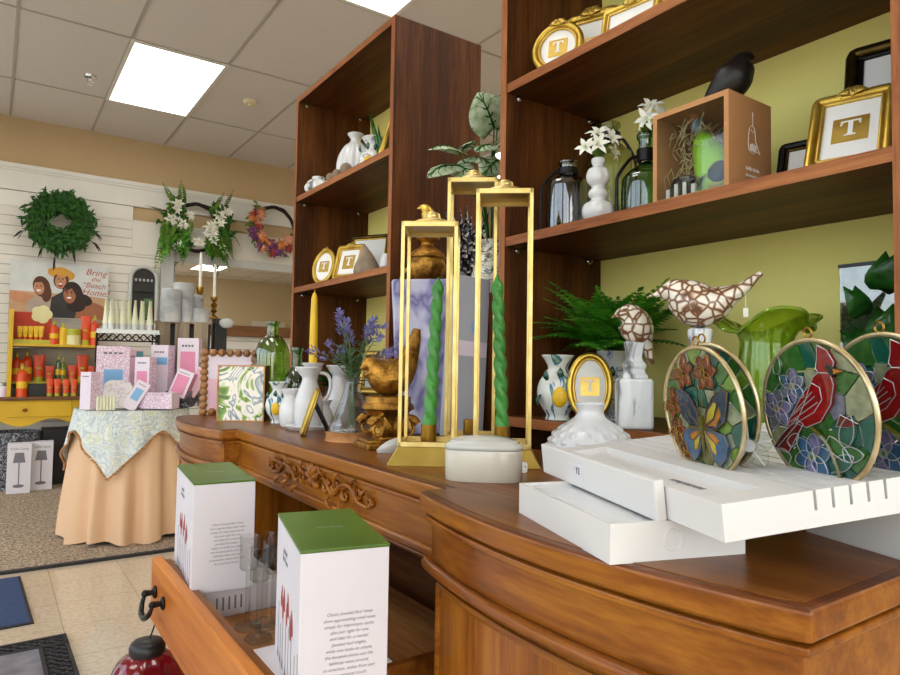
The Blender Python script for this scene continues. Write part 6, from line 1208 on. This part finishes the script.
q = on_y(2, 390, 6.3); t = thing('glass_jar', 'small pale jar at the left edge of the console top', 'jar', (q.x, q.y, CT)); MB().lathe(prof([(0, 0), (.03, 0), (.034, .01), (.034, .07), (.026, .085)], 3)+[(0, .085)], 20).build('jar_body', 'lilac_card', t); MB().lathe([(0, .085), (.028, .085), (.028, .11), (0, .11)], 20).build('lid', 'silver', t, smooth=40)
# lamp cartons and basket under the console
for lb, px0, px1, pyb, pyt, yy in (('white lamp carton under the console, left one of two', 7.5, 28, 495, 444, 6.06), ('white lamp carton under the console, right one of two', 30, 50, 491, 442, 6.14)):
    c = on_y((px0+px1)/2, pyb, yy); w = pxw(c, px1-px0); h = on_y(px0+10, pyt, yy).z-.012; t = thing('lamp_carton', lb, 'box', (c.x, c.y, .012), face_cam(c)); MB().box(-w/2, w/2, 0, .13, 0, h).build('carton', 'carton_white', t, smooth=0, bevel=.002)
    m = MB(); m.xf = XZ(0, -.0005, 0); m.prism([(-w*.26, h*.62), (w*.26, h*.62), (w*.18, h*.82), (-w*.18, h*.82)], 0, .001); m.prism([(-.004, h*.16), (.004, h*.16), (.004, h*.62), (-.004, h*.62)], 0, .001); m.prism(circ(20, w*.24, h*.035, 0, h*.15), 0, .001); m.build('printed_lamp', 'ink_grey', t, smooth=0); text_mesh('Table Lamp', .026, 'carton_lettering', 'ink_grey', t, XZ(0, -.0004, h*.9), .0003)
q = on_y(15, 480, 6.36); o = MB().lathe(prof([(0, 0), (.15, 0), (.165, .05), (.17, .42), (.165, .43)], 3)+[(.155, .43), (.15, .02), (0, .02)], 32).build('waste_basket', 'black_pattern', loc=(q.x-.0, q.y, .012)); tag(o, 'dark silver-patterned basket under the console behind the lamp cartons', 'basket')
o = MB().box(.36, .84, 6.36, 6.58, .013, .47).build('dark_filler', 'black_metal', smooth=0, bevel=.006); tag(o, 'black filler box added to darken the space under the yellow console', 'filler')  # black box added so the space under the console reads dark
# ------------------------------------------------------------------ back wall: wreaths, arched niche
def wreath(label, px, py, y, Rm, rad, seed, leafm, nleaf, Ls, ring='twig', arcs=((0, 2*PI),), extra=None, ring_r=.016, WF=.42):
    c = on_y(px, py, y); t = thing('wreath', label, 'wreath', c); rn = random.Random(seed); lf = MB(); rg = MB()
    for k in range(5): rg.tube([((Rm+.01*math.sin(3*a+k))*math.cos(a), -.02+.012*math.sin(5*a+k*1.3), (Rm+.012*math.cos(4*a+k*2))*math.sin(a)) for a in [2*PI*i/48 for i in range(48)]], ring_r*.55, 6, closed=True)
    rg.build('vine_ring', ring, t)
    for i in range(nleaf):
        a0, a1 = arcs[i % len(arcs)]; a = rn.uniform(a0, a1); r = Rm+rn.gauss(0, rad*.45); b = Vector((r*math.cos(a), -.03-rn.random()*.04, r*math.sin(a)))
        sw = a+PI/2+rn.uniform(-.9, .9) if rn.random() < .6 else a+rn.uniform(-1.2, 1.2); L = Ls*rn.uniform(.6, 1.25); d = Vector((math.cos(sw), -rn.uniform(.1, .9), math.sin(sw))).normalized(); lf.leaf(b, b+d*L, L*WF, Vector((0, -1, .2)), .18, 0 if rn.random() < .75 else 1, 3)
    lf.build('foliage', leafm, t, smooth=0)
    if extra: extra(t, rn)
    return t
def strays(t, rn):
    for a, L in ((2.2, .14), (2.35, .17), (3.5, .2), (4.2, .16), (4.6, .22), (5.1, .16), (-.2, .17), (-.5, .2)):
        m = MB(); p = Vector((.15*math.cos(a), -.05, .15*math.sin(a))); d = Vector((math.cos(a), -.2, math.sin(a))); m.tube(smoothpath([p, p+d*L*.6, p+d*L*.9+Vector((.01, 0, -.06))], 4), .003, 5); m.leaf(p+d*L*.7, p+d*L*1.05+Vector((0, 0, -.05)), .018, Vector((0, -1, 0)))
        m.build('stray_sprig', 'twig', t)
c1_ = on_y(60, 223, 6.6); wreath('full green leafy wreath on the white board wall above the poster', 60, 224, 6.6, .165, .08, 3, ['wreath_leaf', 'fern_dark'], 2600, .08, extra=strays, WF=.28)
def whites(t, rn):
    for (x, z, s) in ((-.2, .16, .06), (-.24, .03, .075), (-.17, .0, .06), (-.1, .1, .04), (.2, .1, .06), (.12, -.02, .075), (.18, .02, .06), (.14, -.09, .06), (.26, .15, .045), (.0, -.16, .05), (-.18, -.2, .04), (.24, -.2, .04)):
        f = MB()
        for k in range(3): lily(f, (x+rn.uniform(-.03, .03), -.09-rn.random()*.03, z+rn.uniform(-.03, .03)), (rn.uniform(-.4, .4), -1, rn.uniform(-.3, .5)), s, rn=rn)
        f.build('white_blossom', ['petal_white', 'petal_cream'], t, smooth=60)
    h = MB()
    for i in range(60):
        sd = rn.choice((-1, 1)); x = sd*rn.uniform(.06, .3); z = rn.uniform(-.2, .05); L = rn.uniform(.12, .3); pts = frond(h, (x, -.06-rn.random()*.04, z), (sd*.2+rn.uniform(-.2, .2), -.25, rn.uniform(-1, -.3)), L, .6, .05, 0 if i % 2 else 1, 9)
    for (x, z, dx, dz) in ((-.22, .2, -.35, .6), (-.14, .22, -.1, .6), (.15, .18, .2, .6), (.25, .22, .25, .8), (-.28, .1, -.9, .3), (.3, .0, .8, .1)): h2 = MB(); frond(h2, (x, -.05, z), (dx, -.2, dz), .2, .4, .05, 0, 9); h2.build('upright_fern', 'olive_leaf', t, smooth=0)
    h.build('trailing_fern', ['fern', 'olive_leaf'], t, smooth=0)
wreath('wreath of white blossoms and trailing ferns above the looking glass', 196, 228, 6.6, .225, .08, 5, ['wreath_leaf', 'olive_leaf'], 700, .085, arcs=((2.2, 4.2), (-1.1, .9)), extra=whites)
def oranges(t, rn):
    for i, (a, m, s) in enumerate(((2.35, 'petal_orange', .04), (2.7, 'petal_red', .045), (3.05, 'petal_peach', .04), (3.4, 'petal_purple', .045), (3.75, 'petal_peach', .045), (4.05, 'petal_purple', .05), (4.35, 'petal_orange', .05), (4.65, 'petal_red', .05), (2.5, 'petal_peach', .05), (2.9, 'petal_orange', .055), (3.2, 'petal_red', .045), (3.6, 'petal_purple', .05), (3.9, 'petal_orange', .06), (4.2, 'petal_peach', .055), (4.5, 'petal_purple', .06), (4.8, 'petal_purple', .06), (5.0, 'petal_orange', .06), (5.3, 'petal_red', .05), (5.6, 'petal_peach', .055), (5.9, 'petal_orange', .05))):
        f = MB(); rr_ = .22+(.035 if i % 2 else -.03); c = Vector((rr_*math.cos(a), -.07, rr_*math.sin(a))); s *= 1.2
        for q in range(2):
            lily(f, c+Vector((rn.uniform(-.02, .02), -.01*q, rn.uniform(-.02, .02))), (rn.uniform(-.3, .3), -1, rn.uniform(-.3, .3)), s, rn=rn)
        f.ell(c+Vector((0, -.015, 0)), s*.5, u=10, v=8); f.build('blossom', [m, 'petal_orange'], t, smooth=60)
wreath('autumn wreath of orange and purple flowers half hidden by the far bookcase', 273, 229, 6.6, .22, .07, 11, ['olive_leaf', 'petal_purple'], 260, .06, arcs=((2.2, 6.0),), extra=oranges)
c = on_y(143, 312, 6.6); zz = on_y(143, 265, 6.6).z; t = thing('arched_niche', 'small arched dark niche in a pale frame on the back wall', 'niche', (c.x, 6.62, c.z-.08)); w = pxw(c, 27); h = zz-c.z+.08
def archp(w, h, n=14): return [(-w/2, 0), (w/2, 0)]+[(w/2*math.cos(PI*i/n), h-w/2+w/2*math.sin(PI*i/n)) for i in range(n+1)]
m = MB(); m.xf = rotm(PI/2, 'X'); m.prism(archp(w*.8, h*.94), -.02, -.006); m.build('dark_panel', 'black_metal', t, smooth=0)
ap_ = [(x, -.012, z) for x, z in archp(w*.9, h*.97)]; MB().tube(ap_, w*.07, 8, closed=True).build('pale_frame', 'grey_trim', t)
MB().box(-w*.38, w*.38, -.0195, -.01, h*.5, h*.52).build('ledge', 'black_iron', t, smooth=0)
for i in range(5): MB().ell((-w*.27+w*.135*i, -.01, h*.73), (w*.045, .006, w*.06), u=8, v=6).build('pale_charm', 'marble_jar', t)
MB().box(w*.02, w*.36, -.022, -.006, h*.05, h*.4).box(w*.14, w*.36, -.024, -.02, h*.12, h*.22, 1).build('green_card', ['lav_leaf', 'petal_red'], t, smooth=0)
# ------------------------------------------------------------------ output look
S.view_settings.view_transform = 'Standard'; S.view_settings.look = 'None'; S.view_settings.gamma = 1; S.view_settings.use_curve_mapping = False
S.view_settings.exposure = -0.42
S.cycles.max_bounces = 10; S.cycles.transparent_max_bounces = 24; S.cycles.sample_clamp_indirect = 6
